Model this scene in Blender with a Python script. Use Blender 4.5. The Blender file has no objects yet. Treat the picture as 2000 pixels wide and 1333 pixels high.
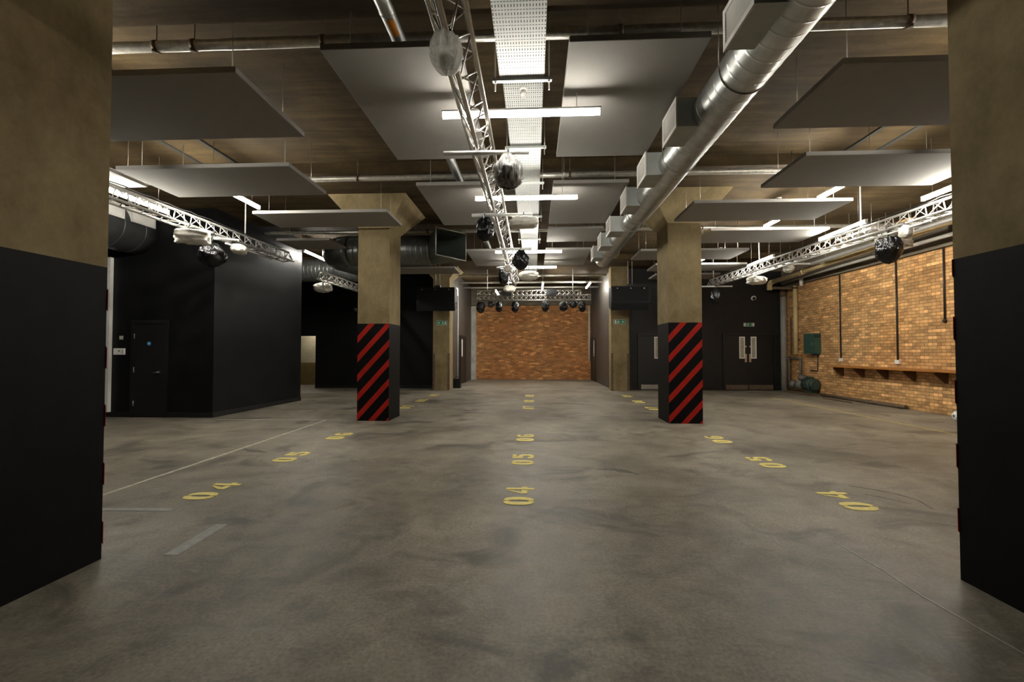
import bpy, bmesh, math, random
from mathutils import Vector, Matrix, noise

SC = bpy.context.scene
COL = SC.collection
PI = math.pi
CAM = Vector((0, 0, 1.4))
ORG = {}

# ------------------------------------------------------------------ materials
def new_mat(name):
    m = bpy.data.materials.new(name)
    m.use_nodes = True
    nt = m.node_tree
    for n in list(nt.nodes):
        nt.nodes.remove(n)
    out = nt.nodes.new('ShaderNodeOutputMaterial')
    b = nt.nodes.new('ShaderNodeBsdfPrincipled')
    nt.links.new(b.outputs[0], out.inputs[0])
    return m, nt, b

def nd(nt, kind, **kw):
    n = nt.nodes.new(kind)
    for k, v in kw.items():
        if k in n.inputs.keys():
            n.inputs[k].default_value = v
        else:
            setattr(n, k, v)
    return n

def ramp(nt, fac, stops):
    r = nt.nodes.new('ShaderNodeValToRGB')
    el = r.color_ramp.elements
    while len(el) < len(stops):
        el.new(0.5)
    for e, (p, c) in zip(el, stops):
        e.position = p
        e.color = (c[0], c[1], c[2], 1) if not isinstance(c, (int, float)) else (c, c, c, 1)
    nt.links.new(fac, r.inputs[0])
    return r.outputs[0]

def mix(nt, fac, a, b, mode='MIX'):
    n = nt.nodes.new('ShaderNodeMix')
    n.data_type = 'RGBA'
    n.blend_type = mode
    for sock, v in ((n.inputs[0], fac), (n.inputs[6], a), (n.inputs[7], b)):
        if isinstance(v, (int, float)):
            sock.default_value = v
        elif isinstance(v, tuple):
            sock.default_value = (v[0], v[1], v[2], 1)
        else:
            nt.links.new(v, sock)
    return n.outputs[2]

def math_n(nt, op, a, b=None):
    n = nt.nodes.new('ShaderNodeMath')
    n.operation = op
    for s, v in ((n.inputs[0], a), (n.inputs[1], b)):
        if v is None:
            continue
        if isinstance(v, (int, float)):
            s.default_value = v
        else:
            nt.links.new(v, s)
    return n.outputs[0]

def coords(nt, scale=(1, 1, 1), rot=(0, 0, 0), kind='Object'):
    t = nt.nodes.new('ShaderNodeTexCoord')
    mp = nt.nodes.new('ShaderNodeMapping')
    mp.inputs['Scale'].default_value = scale
    mp.inputs['Rotation'].default_value = rot
    nt.links.new(t.outputs[kind], mp.inputs[0])
    return mp.outputs[0]

def tex_noise(nt, vec, scale, detail=4, rough=0.55, dist=0.0):
    n = nd(nt, 'ShaderNodeTexNoise')
    n.inputs['Scale'].default_value = scale
    n.inputs['Detail'].default_value = detail
    n.inputs['Roughness'].default_value = rough
    n.inputs['Distortion'].default_value = dist
    nt.links.new(vec, n.inputs['Vector'])
    return n.outputs[0]

def bump(nt, b, h, strength=0.2, dist=0.01):
    n = nt.nodes.new('ShaderNodeBump')
    n.inputs['Strength'].default_value = strength
    n.inputs['Distance'].default_value = dist
    nt.links.new(h, n.inputs['Height'])
    nt.links.new(n.outputs[0], b.inputs['Normal'])

def plain(name, col, rough=0.5, metal=0.0, var=0.08, nscale=6.0, spec=0.5, bmp=0.0):
    m, nt, b = new_mat(name)
    v = coords(nt)
    n = tex_noise(nt, v, nscale, 3)
    lo = tuple(c * (1 - var) for c in col)
    hi = tuple(min(1, c * (1 + var)) for c in col)
    nt.links.new(ramp(nt, n, [(0.3, lo), (0.7, hi)]), b.inputs['Base Color'])
    b.inputs['Roughness'].default_value = rough
    b.inputs['Metallic'].default_value = metal
    b.inputs['Specular IOR Level'].default_value = spec
    if bmp:
        bump(nt, b, n, bmp, 0.01)
    return m

M = {}

def build_materials():
    # polished dark concrete floor
    m, nt, b = new_mat('floor_concrete')
    v = coords(nt)
    big = tex_noise(nt, v, 0.55, 5, 0.6, 0.6)
    mid = tex_noise(nt, v, 3.2, 6, 0.65, 0.4)
    fine = tex_noise(nt, v, 45, 4, 0.7)
    c = ramp(nt, big, [(0.32, (0.145, 0.123, 0.092)), (0.5, (0.255, 0.221, 0.170)), (0.68, (0.33, 0.288, 0.226))])
    c = mix(nt, 0.8, c, ramp(nt, mid, [(0.3, 0.5), (0.5, 0.95), (0.7, 1.3)]), 'MULTIPLY')
    c = mix(nt, 0.6, c, ramp(nt, fine, [(0.35, 0.6), (0.65, 1.35)]), 'MULTIPLY')
    # streaks of wear, stretched along x
    vs = coords(nt, (0.7, 3.0, 1), (0, 0, 0.25))
    st = tex_noise(nt, vs, 2.1, 8, 0.7, 1.2)
    c = mix(nt, ramp(nt, st, [(0.54, 0.0), (0.68, 0.6)]), c, (0.26, 0.24, 0.205))
    dk = tex_noise(nt, coords(nt, (1.0, 1.3, 1), (0, 0, 1.0)), 1.1, 6, 0.6, 0.8)
    c = mix(nt, ramp(nt, dk, [(0.53, 0.0), (0.66, 0.72)]), c, (0.070, 0.061, 0.050))
    sc_ = tex_noise(nt, coords(nt, (9.0, 0.35, 1), (0, 0, 0.12)), 3.0, 6, 0.75, 0.3)
    c = mix(nt, ramp(nt, sc_, [(0.60, 0.0), (0.72, 0.38)]), c, (0.30, 0.27, 0.22))
    sd_ = tex_noise(nt, coords(nt, (2.2, 1.2, 1), (0, 0, -0.5)), 7.0, 8, 0.75, 1.5)
    c = mix(nt, ramp(nt, sd_, [(0.58, 0.0), (0.72, 0.55)]), c, (0.075, 0.066, 0.055))
    # pale aggregate specks
    vo = nd(nt, 'ShaderNodeTexVoronoi')
    vo.inputs['Scale'].default_value = 26
    nt.links.new(v, vo.inputs['Vector'])
    sp = ramp(nt, vo.outputs['Distance'], [(0.05, 0.5), (0.12, 0.0)])
    c = mix(nt, sp, c, (0.30, 0.27, 0.20))
    nt.links.new(c, b.inputs['Base Color'])
    nt.links.new(ramp(nt, mid, [(0.3, 0.40), (0.7, 0.56)]), b.inputs['Roughness'])
    b.inputs['Specular IOR Level'].default_value = 0.26
    bump(nt, b, mid, 0.12, 0.01)
    M['floor'] = m

    # board marked concrete, brown
    def concrete(name, lo, hi, board, rough=0.85, blotch=1.0, mark=(0.5, 1.4)):
        m, nt, b = new_mat(name)
        v = coords(nt)
        n1 = tex_noise(nt, v, 0.9 * blotch, 6, 0.62, 0.3)
        c = ramp(nt, n1, [(0.25, lo), (0.75, hi)])
        vb = coords(nt, board)
        n2 = tex_noise(nt, vb, 3.0, 5, 0.65)
        c = mix(nt, 0.75, c, ramp(nt, n2, [(0.3, mark[0]), (0.7, mark[1])]), 'MULTIPLY')
        n3 = tex_noise(nt, v, 22, 4, 0.7)
        c = mix(nt, 0.5, c, ramp(nt, n3, [(0.3, 0.78), (0.7, 1.12)]), 'MULTIPLY')
        nt.links.new(c, b.inputs['Base Color'])
        b.inputs['Roughness'].default_value = rough
        b.inputs['Specular IOR Level'].default_value = 0.12
        bump(nt, b, n2, 0.25, 0.01)
        return m
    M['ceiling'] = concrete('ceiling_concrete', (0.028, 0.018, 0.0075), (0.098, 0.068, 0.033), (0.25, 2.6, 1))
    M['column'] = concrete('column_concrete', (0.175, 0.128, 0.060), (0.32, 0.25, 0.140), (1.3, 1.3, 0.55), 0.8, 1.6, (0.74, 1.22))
    M['beam'] = concrete('beam_concrete', (0.12, 0.10, 0.075), (0.20, 0.17, 0.12), (1, 0.3, 2), 0.85)

    # black satin wall paint
    m, nt, b = new_mat('black_paint')
    v = coords(nt)
    n = tex_noise(nt, v, 2.2, 4)
    nt.links.new(ramp(nt, n, [(0.3, (0.0042, 0.0042, 0.0045)), (0.7, (0.0072, 0.0072, 0.0077))]), b.inputs['Base Color'])
    nt.links.new(ramp(nt, n, [(0.3, 0.44), (0.7, 0.56)]), b.inputs['Roughness'])
    b.inputs['Specular IOR Level'].default_value = 0.22
    n2 = tex_noise(nt, v, 60, 2)
    bump(nt, b, n2, 0.05, 0.004)
    M['black_paint'] = m
    M['black_matt'] = plain('black_matt_paint', (0.0042, 0.0041, 0.0040), 0.6, var=0.3, spec=0.12)
    M['grey_dark_paint'] = plain('dark_brown_grey_paint', (0.05, 0.043, 0.037), 0.45, var=0.15)
    M['charcoal'] = plain('charcoal_wall_paint', (0.017, 0.0155, 0.0145), 0.5, var=0.15, spec=0.3)
    M['skirting'] = plain('black_gloss_skirting', (0.01, 0.01, 0.01), 0.3)
    M['door_black'] = plain('black_door_paint', (0.008, 0.0075, 0.007), 0.5, var=0.2)
    M['red'] = plain('red_stripe_paint', (0.37, 0.015, 0.009), 0.6, var=0.1, spec=0.15)
    M['yellow'] = plain('yellow_floor_paint', (0.88, 0.74, 0.20), 0.6, var=0.12, nscale=25)
    M['yellow_worn'] = plain('worn_yellow_paint', (0.48, 0.38, 0.10), 0.6, var=0.35, nscale=14)
    M['white_worn'] = plain('worn_white_paint', (0.52, 0.48, 0.39), 0.6, var=0.3, nscale=14)
    M['grey_worn'] = plain('worn_grey_tape', (0.29, 0.278, 0.25), 0.5, var=0.2, nscale=14)
    M['panel'] = plain('pale_grey_panel', (0.27, 0.253, 0.235), 0.9, var=0.03, spec=0.2)
    M['white_paint'] = plain('white_paint', (0.66, 0.64, 0.60), 0.5, var=0.05)
    M['white_pole'] = plain('white_pole_paint', (0.80, 0.79, 0.76), 0.35, var=0.03)
    M['white_plastic'] = plain('white_plastic', (0.78, 0.76, 0.72), 0.4, var=0.03)
    M['dirty_white'] = plain('dirty_white_plaster', (0.47, 0.45, 0.41), 0.8, var=0.22, nscale=3)
    M['galv'] = plain('galvanised_steel', (0.44, 0.45, 0.43), 0.36, 0.85, var=0.16, nscale=9)
    M['galv_box'] = plain('galvanised_box', (0.42, 0.435, 0.415), 0.5, 0.2, var=0.1, nscale=5)
    M['galv_dark'] = plain('dull_galvanised', (0.15, 0.17, 0.15), 0.4, 0.4, var=0.15, nscale=5)
    M['foil'] = plain('foil_lagging', (0.60, 0.57, 0.50), 0.34, 0.6, var=0.2, nscale=16, bmp=0.5)
    M['alu'] = plain('aluminium_truss', (0.66, 0.64, 0.60), 0.27, 0.9, var=0.08, nscale=12)
    M['alu_white'] = plain('bright_aluminium', (0.50, 0.485, 0.455), 0.33, 0.5, var=0.06, nscale=12)
    M['steel'] = plain('brushed_steel', (0.6, 0.58, 0.55), 0.3, 0.9, var=0.1)
    M['scuff'] = plain('dark_rubber_scuff', (0.085, 0.074, 0.06), 0.5, var=0.3, nscale=30)
    M['wire'] = plain('steel_wire', (0.42, 0.39, 0.34), 0.4, 0.7)
    M['duct_dark'] = plain('dark_painted_duct', (0.035, 0.036, 0.036), 0.4, 0.2, var=0.2)
    M['duct_grey'] = plain('dull_grey_duct', (0.17, 0.175, 0.165), 0.38, 0.75, var=0.2, nscale=8)
    M['louver'] = plain('grille_grey', (0.60, 0.58, 0.54), 0.5, 0.1)
    M['dark_void'] = plain('dark_recess', (0.02, 0.019, 0.017), 0.8)
    M['cream'] = plain('cream_pipe_paint', (0.66, 0.52, 0.27), 0.45, var=0.1)
    M['grey_pipe'] = plain('grey_pipe_paint', (0.33, 0.31, 0.27), 0.45, var=0.12)
    M['silver_pipe'] = plain('silver_pipe', (0.70, 0.68, 0.64), 0.28, 0.75, var=0.08)
    M['rust'] = plain('rusty_pipe', (0.13, 0.085, 0.05), 0.7, 0.2, var=0.35, nscale=18)
    M['green_metal'] = plain('green_cabinet_paint', (0.035, 0.085, 0.065), 0.45, var=0.12)
    M['green_dark'] = plain('green_pump_paint', (0.03, 0.052, 0.04), 0.5, var=0.3, nscale=14)
    M['pump_grey'] = plain('grey_cast_iron', (0.13, 0.125, 0.11), 0.55, 0.3, var=0.3, nscale=14)
    M['exit_green'] = plain('sign_green', (0.02, 0.24, 0.12), 0.45, var=0.05)
    M['blue'] = plain('sign_blue', (0.05, 0.28, 0.62), 0.45, var=0.05)
    M['orange_label'] = plain('orange_label', (0.72, 0.26, 0.02), 0.5, var=0.15)
    M['speaker'] = plain('black_speaker_cabinet', (0.008, 0.008, 0.0085), 0.6, var=0.2, spec=0.3)
    M['mesh_black'] = plain('speaker_grille', (0.006, 0.006, 0.0065), 0.75, var=0.3, nscale=120, spec=0.25)
    M['cable'] = plain('black_cable', (0.012, 0.012, 0.012), 0.5)
    M['conduit_black'] = plain('black_conduit', (0.025, 0.02, 0.018), 0.45)
    M['glass_pale'] = plain('wired_glass', (0.40, 0.36, 0.28), 0.15, var=0.15, nscale=8)
    M['fixture'] = plain('stage_light_body', (0.02, 0.02, 0.022), 0.5)

    # shelf timber
    m, nt, b = new_mat('shelf_timber')
    v = coords(nt, (6, 0.5, 6))
    n = tex_noise(nt, v, 5, 5, 0.6, 1.0)
    nt.links.new(ramp(nt, n, [(0.3, (0.30, 0.105, 0.018)), (0.7, (0.46, 0.19, 0.045))]), b.inputs['Base Color'])
    b.inputs['Roughness'].default_value = 0.45
    M['timber'] = m
    M['timber_dark'] = plain('bracket_timber', (0.12, 0.05, 0.015), 0.6, var=0.2)

    # bricks: a plane chosen by axis
    def brick(name, axis, c1, c2, c3, mortar, tint):
        m, nt, b = new_mat(name)
        t = nt.nodes.new('ShaderNodeTexCoord')
        s = nt.nodes.new('ShaderNodeSeparateXYZ')
        nt.links.new(t.outputs['Object'], s.inputs[0])
        cb = nt.nodes.new('ShaderNodeCombineXYZ')
        nt.links.new(s.outputs[axis], cb.inputs[0])
        nt.links.new(s.outputs['Z'], cb.inputs[1])
        br = nt.nodes.new('ShaderNodeTexBrick')
        br.offset = 0.5
        br.inputs['Scale'].default_value = 1.0
        br.inputs['Brick Width'].default_value = 0.225
        br.inputs['Row Height'].default_value = 0.077
        br.inputs['Mortar Size'].default_value = 0.008
        br.inputs['Mortar Smooth'].default_value = 0.3
        br.inputs['Bias'].default_value = -0.1
        br.inputs['Color1'].default_value = (*c1, 1)
        br.inputs['Color2'].default_value = (*c2, 1)
        br.inputs['Mortar'].default_value = (*mortar, 1)
        nt.links.new(cb.outputs[0], br.inputs['Vector'])
        n = tex_noise(nt, t.outputs['Object'], 0.55, 5, 0.65, 0.4)
        c = mix(nt, ramp(nt, n, [(0.35, 0.0), (0.7, 0.65)]), br.outputs['Color'], c3, 'MIX')
        # keep the mortar lines visible in the mixed zones
        c = mix(nt, math_n(nt, 'MULTIPLY', br.outputs['Fac'], 0.8), c, mortar)
        # single odd bricks
        wn = nt.nodes.new('ShaderNodeTexWhiteNoise')
        wn.noise_dimensions = '2D'
        row = math_n(nt, 'FLOOR', math_n(nt, 'DIVIDE', s.outputs['Z'], 0.077))
        half = math_n(nt, 'MULTIPLY', math_n(nt, 'MODULO', math_n(nt, 'ABSOLUTE', row), 2.0), 0.5)
        colm = math_n(nt, 'FLOOR', math_n(nt, 'SUBTRACT', math_n(nt, 'DIVIDE', s.outputs[axis], 0.225), half))
        c2b = nt.nodes.new('ShaderNodeCombineXYZ')
        nt.links.new(colm, c2b.inputs[0]); nt.links.new(row, c2b.inputs[1])
        nt.links.new(c2b.outputs[0], wn.inputs['Vector'])
        c = mix(nt, 0.85, c, ramp(nt, wn.outputs['Value'], [(0.0, (0.62, 0.60, 0.58)), (0.5, (0.95, 0.93, 0.90)), (0.86, (1.12, 1.10, 1.04)), (1.0, tint)]), 'MULTIPLY')
        n2 = tex_noise(nt, t.outputs['Object'], 30, 4, 0.7)
        c = mix(nt, 0.6, c, ramp(nt, n2, [(0.3, 0.75), (0.7, 1.18)]), 'MULTIPLY')
        nt.links.new(c, b.inputs['Base Color'])
        b.inputs['Roughness'].default_value = 0.85
        b.inputs['Specular IOR Level'].default_value = 0.25
        inv = math_n(nt, 'SUBTRACT', 1.0, br.outputs['Fac'])
        bump(nt, b, inv, 0.5, 0.008)
        return m
    M['brick_side'] = brick('stock_brick', 'Y', (0.68, 0.37, 0.15), (0.46, 0.235, 0.088), (0.60, 0.39, 0.19), (0.26, 0.15, 0.065), (1.7, 1.75, 1.8))
    M['brick_back'] = brick('red_brick', 'X', (0.58, 0.24, 0.085), (0.43, 0.17, 0.058), (0.46, 0.26, 0.115), (0.24, 0.13, 0.06), (1.9, 2.0, 1.9))

    # beige tiles in the passage
    m, nt, b = new_mat('beige_tiles')
    t = nt.nodes.new('ShaderNodeTexCoord')
    s = nt.nodes.new('ShaderNodeSeparateXYZ'); nt.links.new(t.outputs['Object'], s.inputs[0])
    cb = nt.nodes.new('ShaderNodeCombineXYZ')
    nt.links.new(s.outputs['X'], cb.inputs[0]); nt.links.new(s.outputs['Z'], cb.inputs[1])
    br = nt.nodes.new('ShaderNodeTexBrick')
    br.inputs['Scale'].default_value = 1.0
    br.inputs['Brick Width'].default_value = 0.3
    br.inputs['Row Height'].default_value = 0.15
    br.inputs['Mortar Size'].default_value = 0.006
    br.inputs['Color1'].default_value = (0.36, 0.31, 0.21, 1)
    br.inputs['Color2'].default_value = (0.31, 0.26, 0.17, 1)
    br.inputs['Mortar'].default_value = (0.3, 0.25, 0.16, 1)
    nt.links.new(cb.outputs[0], br.inputs['Vector'])
    c = mix(nt, ramp(nt, s.outputs['Z'], [(0.0, 1.0), (1.0, 0.0)]), br.outputs['Color'], br.outputs['Color'])
    nt.links.new(c, b.inputs['Base Color'])
    b.inputs['Roughness'].default_value = 0.4
    M['tiles'] = m
    M['ochre'] = plain('ochre_dado_paint', (0.13, 0.085, 0.028), 0.5, var=0.15)

    # perforated tray: slots in rows
    m, nt, b = new_mat('perforated_steel')
    t = nt.nodes.new('ShaderNodeTexCoord')
    s = nt.nodes.new('ShaderNodeSeparateXYZ'); nt.links.new(t.outputs['Object'], s.inputs[0])
    fx = math_n(nt, 'FRACT', math_n(nt, 'MULTIPLY', s.outputs['X'], 42.0))
    fy = math_n(nt, 'FRACT', math_n(nt, 'MULTIPLY', s.outputs['Y'], 12.0))
    a1 = math_n(nt, 'LESS_THAN', math_n(nt, 'ABSOLUTE', math_n(nt, 'SUBTRACT', fx, 0.5)), 0.20)
    a2 = math_n(nt, 'LESS_THAN', math_n(nt, 'ABSOLUTE', math_n(nt, 'SUBTRACT', fy, 0.5)), 0.17)
    h1 = math_n(nt, 'MULTIPLY', a1, a2)
    a3 = math_n(nt, 'LESS_THAN', math_n(nt, 'ABSOLUTE', math_n(nt, 'SUBTRACT', fx, 0.5)), 0.33)
    fy2 = math_n(nt, 'FRACT', math_n(nt, 'ADD', math_n(nt, 'MULTIPLY', s.outputs['Y'], 12.0), 0.5))
    a4 = math_n(nt, 'LESS_THAN', math_n(nt, 'ABSOLUTE', math_n(nt, 'SUBTRACT', fy2, 0.5)), 0.06)
    h2 = math_n(nt, 'MULTIPLY', a3, a4)
    h = math_n(nt, 'MAXIMUM', h1, h2)
    n = tex_noise(nt, t.outputs['Object'], 14, 3)
    c = mix(nt, h, ramp(nt, n, [(0.3, (0.46, 0.47, 0.445)), (0.7, (0.54, 0.55, 0.525))]), (0.02, 0.018, 0.015))
    nt.links.new(c, b.inputs['Base Color'])
    b.inputs['Roughness'].default_value = 0.5
    nt.links.new(math_n(nt, 'MULTIPLY', math_n(nt, 'SUBTRACT', 1.0, h), 0.3), b.inputs['Metallic'])
    M['perforated'] = m

    # plastic bags
    m, nt, b = new_mat('black_plastic_bag')
    v = coords(nt, (2.2, 2.2, 0.55))
    n = tex_noise(nt, v, 5, 2, 0.45, 2.0)
    b.inputs['Base Color'].default_value = (0.006, 0.006, 0.007, 1)
    b.inputs['Roughness'].default_value = 0.17
    b.inputs['Specular IOR Level'].default_value = 0.5
    bump(nt, b, n, 0.8, 0.05)
    M['bag_black'] = m
    m, nt, b = new_mat('grey_translucent_bag')
    v = coords(nt, (3, 3, 0.7))
    n = tex_noise(nt, v, 8, 5, 0.6, 1.5)
    nt.links.new(ramp(nt, n, [(0.42, (0.035, 0.034, 0.036)), (0.62, (0.36, 0.34, 0.31))]), b.inputs['Base Color'])
    b.inputs['Roughness'].default_value = 0.3
    b.inputs['Specular IOR Level'].default_value = 0.7
    bump(nt, b, n, 0.7, 0.02)
    M['bag_smoky'] = m
    m, nt, b = new_mat('clear_plastic_bag')
    v = coords(nt, (2, 2, 0.9))
    n = tex_noise(nt, v, 11, 4, 0.6, 2.0)
    nt.links.new(ramp(nt, n, [(0.3, (0.42, 0.40, 0.35)), (0.65, (0.74, 0.72, 0.66))]), b.inputs['Base Color'])
    b.inputs['Roughness'].default_value = 0.25
    bump(nt, b, n, 0.9, 0.03)
    tr = nt.nodes.new('ShaderNodeBsdfTranslucent')
    tr.inputs[0].default_value = (0.8, 0.78, 0.72, 1)
    ms = nt.nodes.new('ShaderNodeMixShader')
    ms.inputs[0].default_value = 0.55
    out = [q for q in nt.nodes if q.type == 'OUTPUT_MATERIAL'][0]
    nt.links.new(b.outputs[0], ms.inputs[1]); nt.links.new(tr.outputs[0], ms.inputs[2])
    tp = nt.nodes.new('ShaderNodeBsdfTransparent')
    m2 = nt.nodes.new('ShaderNodeMixShader')
    nt.links.new(ramp(nt, n, [(0.35, 0.35), (0.6, 0.08)]), m2.inputs[0])
    nt.links.new(ms.outputs[0], m2.inputs[1]); nt.links.new(tp.outputs[0], m2.inputs[2])
    nt.links.new(m2.outputs[0], out.inputs[0])
    M['bag_clear'] = m
    m, nt, b = new_mat('white_plastic_cover')
    v = coords(nt)
    n = tex_noise(nt, v, 10, 5, 0.6, 1.0)
    nt.links.new(ramp(nt, n, [(0.3, (0.56, 0.53, 0.45)), (0.7, (0.74, 0.72, 0.65))]), b.inputs['Base Color'])
    b.inputs['Roughness'].default_value = 0.4
    bump(nt, b, n, 0.7, 0.02)
    M['cover_white'] = m

    # lamp tube
    for key, power in (('lamp', LAMP), ('lamp_mid', LAMP_MID)):
        m = bpy.data.materials.new('lamp_tube_glow')
        m.use_nodes = True
        nt = m.node_tree
        for n in list(nt.nodes):
            nt.nodes.remove(n)
        out = nt.nodes.new('ShaderNodeOutputMaterial')
        e = nt.nodes.new('ShaderNodeEmission')
        e.inputs['Color'].default_value = (1.0, 0.965, 0.87, 1)
        e.inputs['Strength'].default_value = power
        nt.links.new(e.outputs[0], out.inputs[0])
        M[key] = m

LAMP = 58.0
LAMP_MID = 24.0
build_materials()

# ------------------------------------------------------------------ mesh helpers
def B():
    return bmesh.new()

def box(bm, x0, x1, y0, y1, z0, z1, mtx=None):
    vs = [bm.verts.new((x, y, z)) for z in (z0, z1) for y in (y0, y1) for x in (x0, x1)]
    if mtx is not None:
        for v in vs:
            v.co = mtx @ v.co
    for f in ((0, 2, 3, 1), (4, 5, 7, 6), (0, 1, 5, 4), (2, 6, 7, 3), (0, 4, 6, 2), (1, 3, 7, 5)):
        bm.faces.new([vs[i] for i in f])

def frame_axes(d):
    d = d.normalized()
    a = Vector((0, 0, 1)) if abs(d.z) < 0.9 else Vector((1, 0, 0))
    s = d.cross(a).normalized()
    return s, s.cross(d).normalized()

def tube(bm, p0, p1, r, n=8, r1=None, cap=True):
    p0, p1 = Vector(p0), Vector(p1)
    s, u = frame_axes(p1 - p0)
    r1 = r if r1 is None else r1
    a = [bm.verts.new(p0 + (s * math.cos(2 * PI * k / n) + u * math.sin(2 * PI * k / n)) * r) for k in range(n)]
    b = [bm.verts.new(p1 + (s * math.cos(2 * PI * k / n) + u * math.sin(2 * PI * k / n)) * r1) for k in range(n)]
    for k in range(n):
        f = bm.faces.new((a[k], a[(k + 1) % n], b[(k + 1) % n], b[k]))
        f.smooth = True
    if cap:
        bm.faces.new(a[::-1])
        bm.faces.new(b)

def path(bm, pts, rad, n=12, cap=True):
    """tube along a polyline; rad a number or a list"""
    pts = [Vector(p) for p in pts]
    if not isinstance(rad, (list, tuple)):
        rad = [rad] * len(pts)
    rings = []
    s = u = None
    for i, p in enumerate(pts):
        d = (pts[min(i + 1, len(pts) - 1)] - pts[max(i - 1, 0)]).normalized()
        if s is None:
            s, u = frame_axes(d)
        else:
            s = (s - d * s.dot(d)).normalized()
            u = s.cross(d).normalized()
        rings.append([bm.verts.new(p + (s * math.cos(2 * PI * k / n) + u * math.sin(2 * PI * k / n)) * rad[i]) for k in range(n)])
    for a, b in zip(rings, rings[1:]):
        for k in range(n):
            f = bm.faces.new((a[k], a[(k + 1) % n], b[(k + 1) % n], b[k]))
            f.smooth = True
    if cap:
        bm.faces.new(rings[0][::-1])
        bm.faces.new(rings[-1])

def ribbed(bm, p0, p1, r, step=0.12, n=32, lip=0.0018, cap=True):
    """spiral duct: a tube with narrow raised seams"""
    p0, p1 = Vector(p0), Vector(p1)
    L = (p1 - p0).length
    d = (p1 - p0) / L
    pts, rr = [p0], [r]
    t = step * 0.5
    while t < L - 0.02:
        for dt, k in ((-0.02, 0), (-0.006, 0), (-0.002, lip), (0.002, lip), (0.006, 0), (0.02, 0)):
            pts.append(p0 + d * (t + dt)); rr.append(r + k)
        t += step
    pts.append(p1); rr.append(r)
    path(bm, pts, rr, n, cap)

def poly(bm, pts, h, mtx=None):
    """flat polygon (xy) extruded by h in z"""
    lo = [bm.verts.new((x, y, 0)) for x, y in pts]
    hi = [bm.verts.new((x, y, h)) for x, y in pts]
    if mtx is not None:
        for v in lo + hi:
            v.co = mtx @ v.co
    n = len(pts)
    bm.faces.new(hi)
    bm.faces.new(lo[::-1])
    for k in range(n):
        bm.faces.new((lo[k], lo[(k + 1) % n], hi[(k + 1) % n], hi[k]))

def sphere(bm, c, r, su=16, sv=10, scale=(1, 1, 1)):
    bmesh.ops.create_uvsphere(bm, u_segments=su, v_segments=sv, radius=r,
                              matrix=Matrix.Translation(c) @ Matrix.Diagonal((*scale, 1)))
    for f in bm.faces:
        f.smooth = True

def place(o, parent):
    if parent is not None:
        o.parent = parent

def part(name, bm, m, parent=None, label=None, fix=True):
    """link the bmesh (built in world coordinates) as one mesh object"""
    org = ORG.get(parent.name_full if parent else None, Vector((0, 0, 0)))
    if parent is not None:
        for v in bm.verts:
            v.co -= org
    if fix:
        bmesh.ops.recalc_face_normals(bm, faces=bm.faces)
    me = bpy.data.meshes.new(name)
    bm.to_mesh(me)
    bm.free()
    me.materials.append(M[m] if isinstance(m, str) else m)
    o = bpy.data.objects.new(name, me)
    COL.objects.link(o)
    if parent is not None:
        o.parent = parent
        ORG[o.name_full] = org
    else:
        ORG[o.name_full] = Vector((0, 0, 0))
    if label:
        o['label'] = label
    return o

def thing(name, label, cat, loc=(0, 0, 0), group=None, rz=0.0):
    o = bpy.data.objects.new(name, None)
    o.empty_display_size = 0.1
    COL.objects.link(o)
    o.location = loc
    o.rotation_euler = (0, 0, rz)
    ORG[o.name_full] = Vector(loc)
    o['label'] = label
    o['category'] = cat
    if group:
        o['group'] = group
    return o

def tag(o, label, cat, group=None):
    o['label'] = label
    o['category'] = cat
    if group:
        o['group'] = group
    return o

def centre(o):
    """move a single-mesh thing's origin to its base"""
    vs = o.data.vertices
    xs = [v.co.x for v in vs]; ys = [v.co.y for v in vs]; zs = [v.co.z for v in vs]
    c = Vector(((min(xs) + max(xs)) / 2, (min(ys) + max(ys)) / 2, min(zs)))
    for v in vs:
        v.co -= c
    o.location = c
    return o

def struct(name, bm, m, parent=None):
    o = part(name, bm, m, parent)
    if parent is None:
        o['kind'] = 'structure'
    return o

def struct_root(name, loc):
    o = bpy.data.objects.new(name, None)
    COL.objects.link(o)
    o.location = loc
    o['kind'] = 'structure'
    ORG[o.name_full] = Vector(loc)
    return o

def copy_tree(o, parent=None):
    c = o.copy()
    COL.objects.link(c)
    if parent is not None:
        c.parent = parent
    for ch in list(o.children):
        copy_tree(ch, c)
    return c

# ------------------------------------------------------------------ room shell
Z_LO, Z_HI = 4.50, 4.68         # soffit of the column strips, soffit of the bays between
XW, XE, YS, YN = -10.2, 9.15, -3.6, 23.3

bm = B(); box(bm, XW - 0.2, XE + 0.3, YS - 0.2, YN + 0.4, -0.2, 0.0)
struct('floor', bm, 'floor')

bm = B()
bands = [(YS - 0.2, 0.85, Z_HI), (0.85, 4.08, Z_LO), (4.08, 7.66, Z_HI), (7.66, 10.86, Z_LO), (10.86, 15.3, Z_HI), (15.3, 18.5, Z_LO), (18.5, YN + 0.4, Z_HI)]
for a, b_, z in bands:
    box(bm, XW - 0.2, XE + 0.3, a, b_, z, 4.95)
struct('ceiling', bm, 'ceiling')

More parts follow.
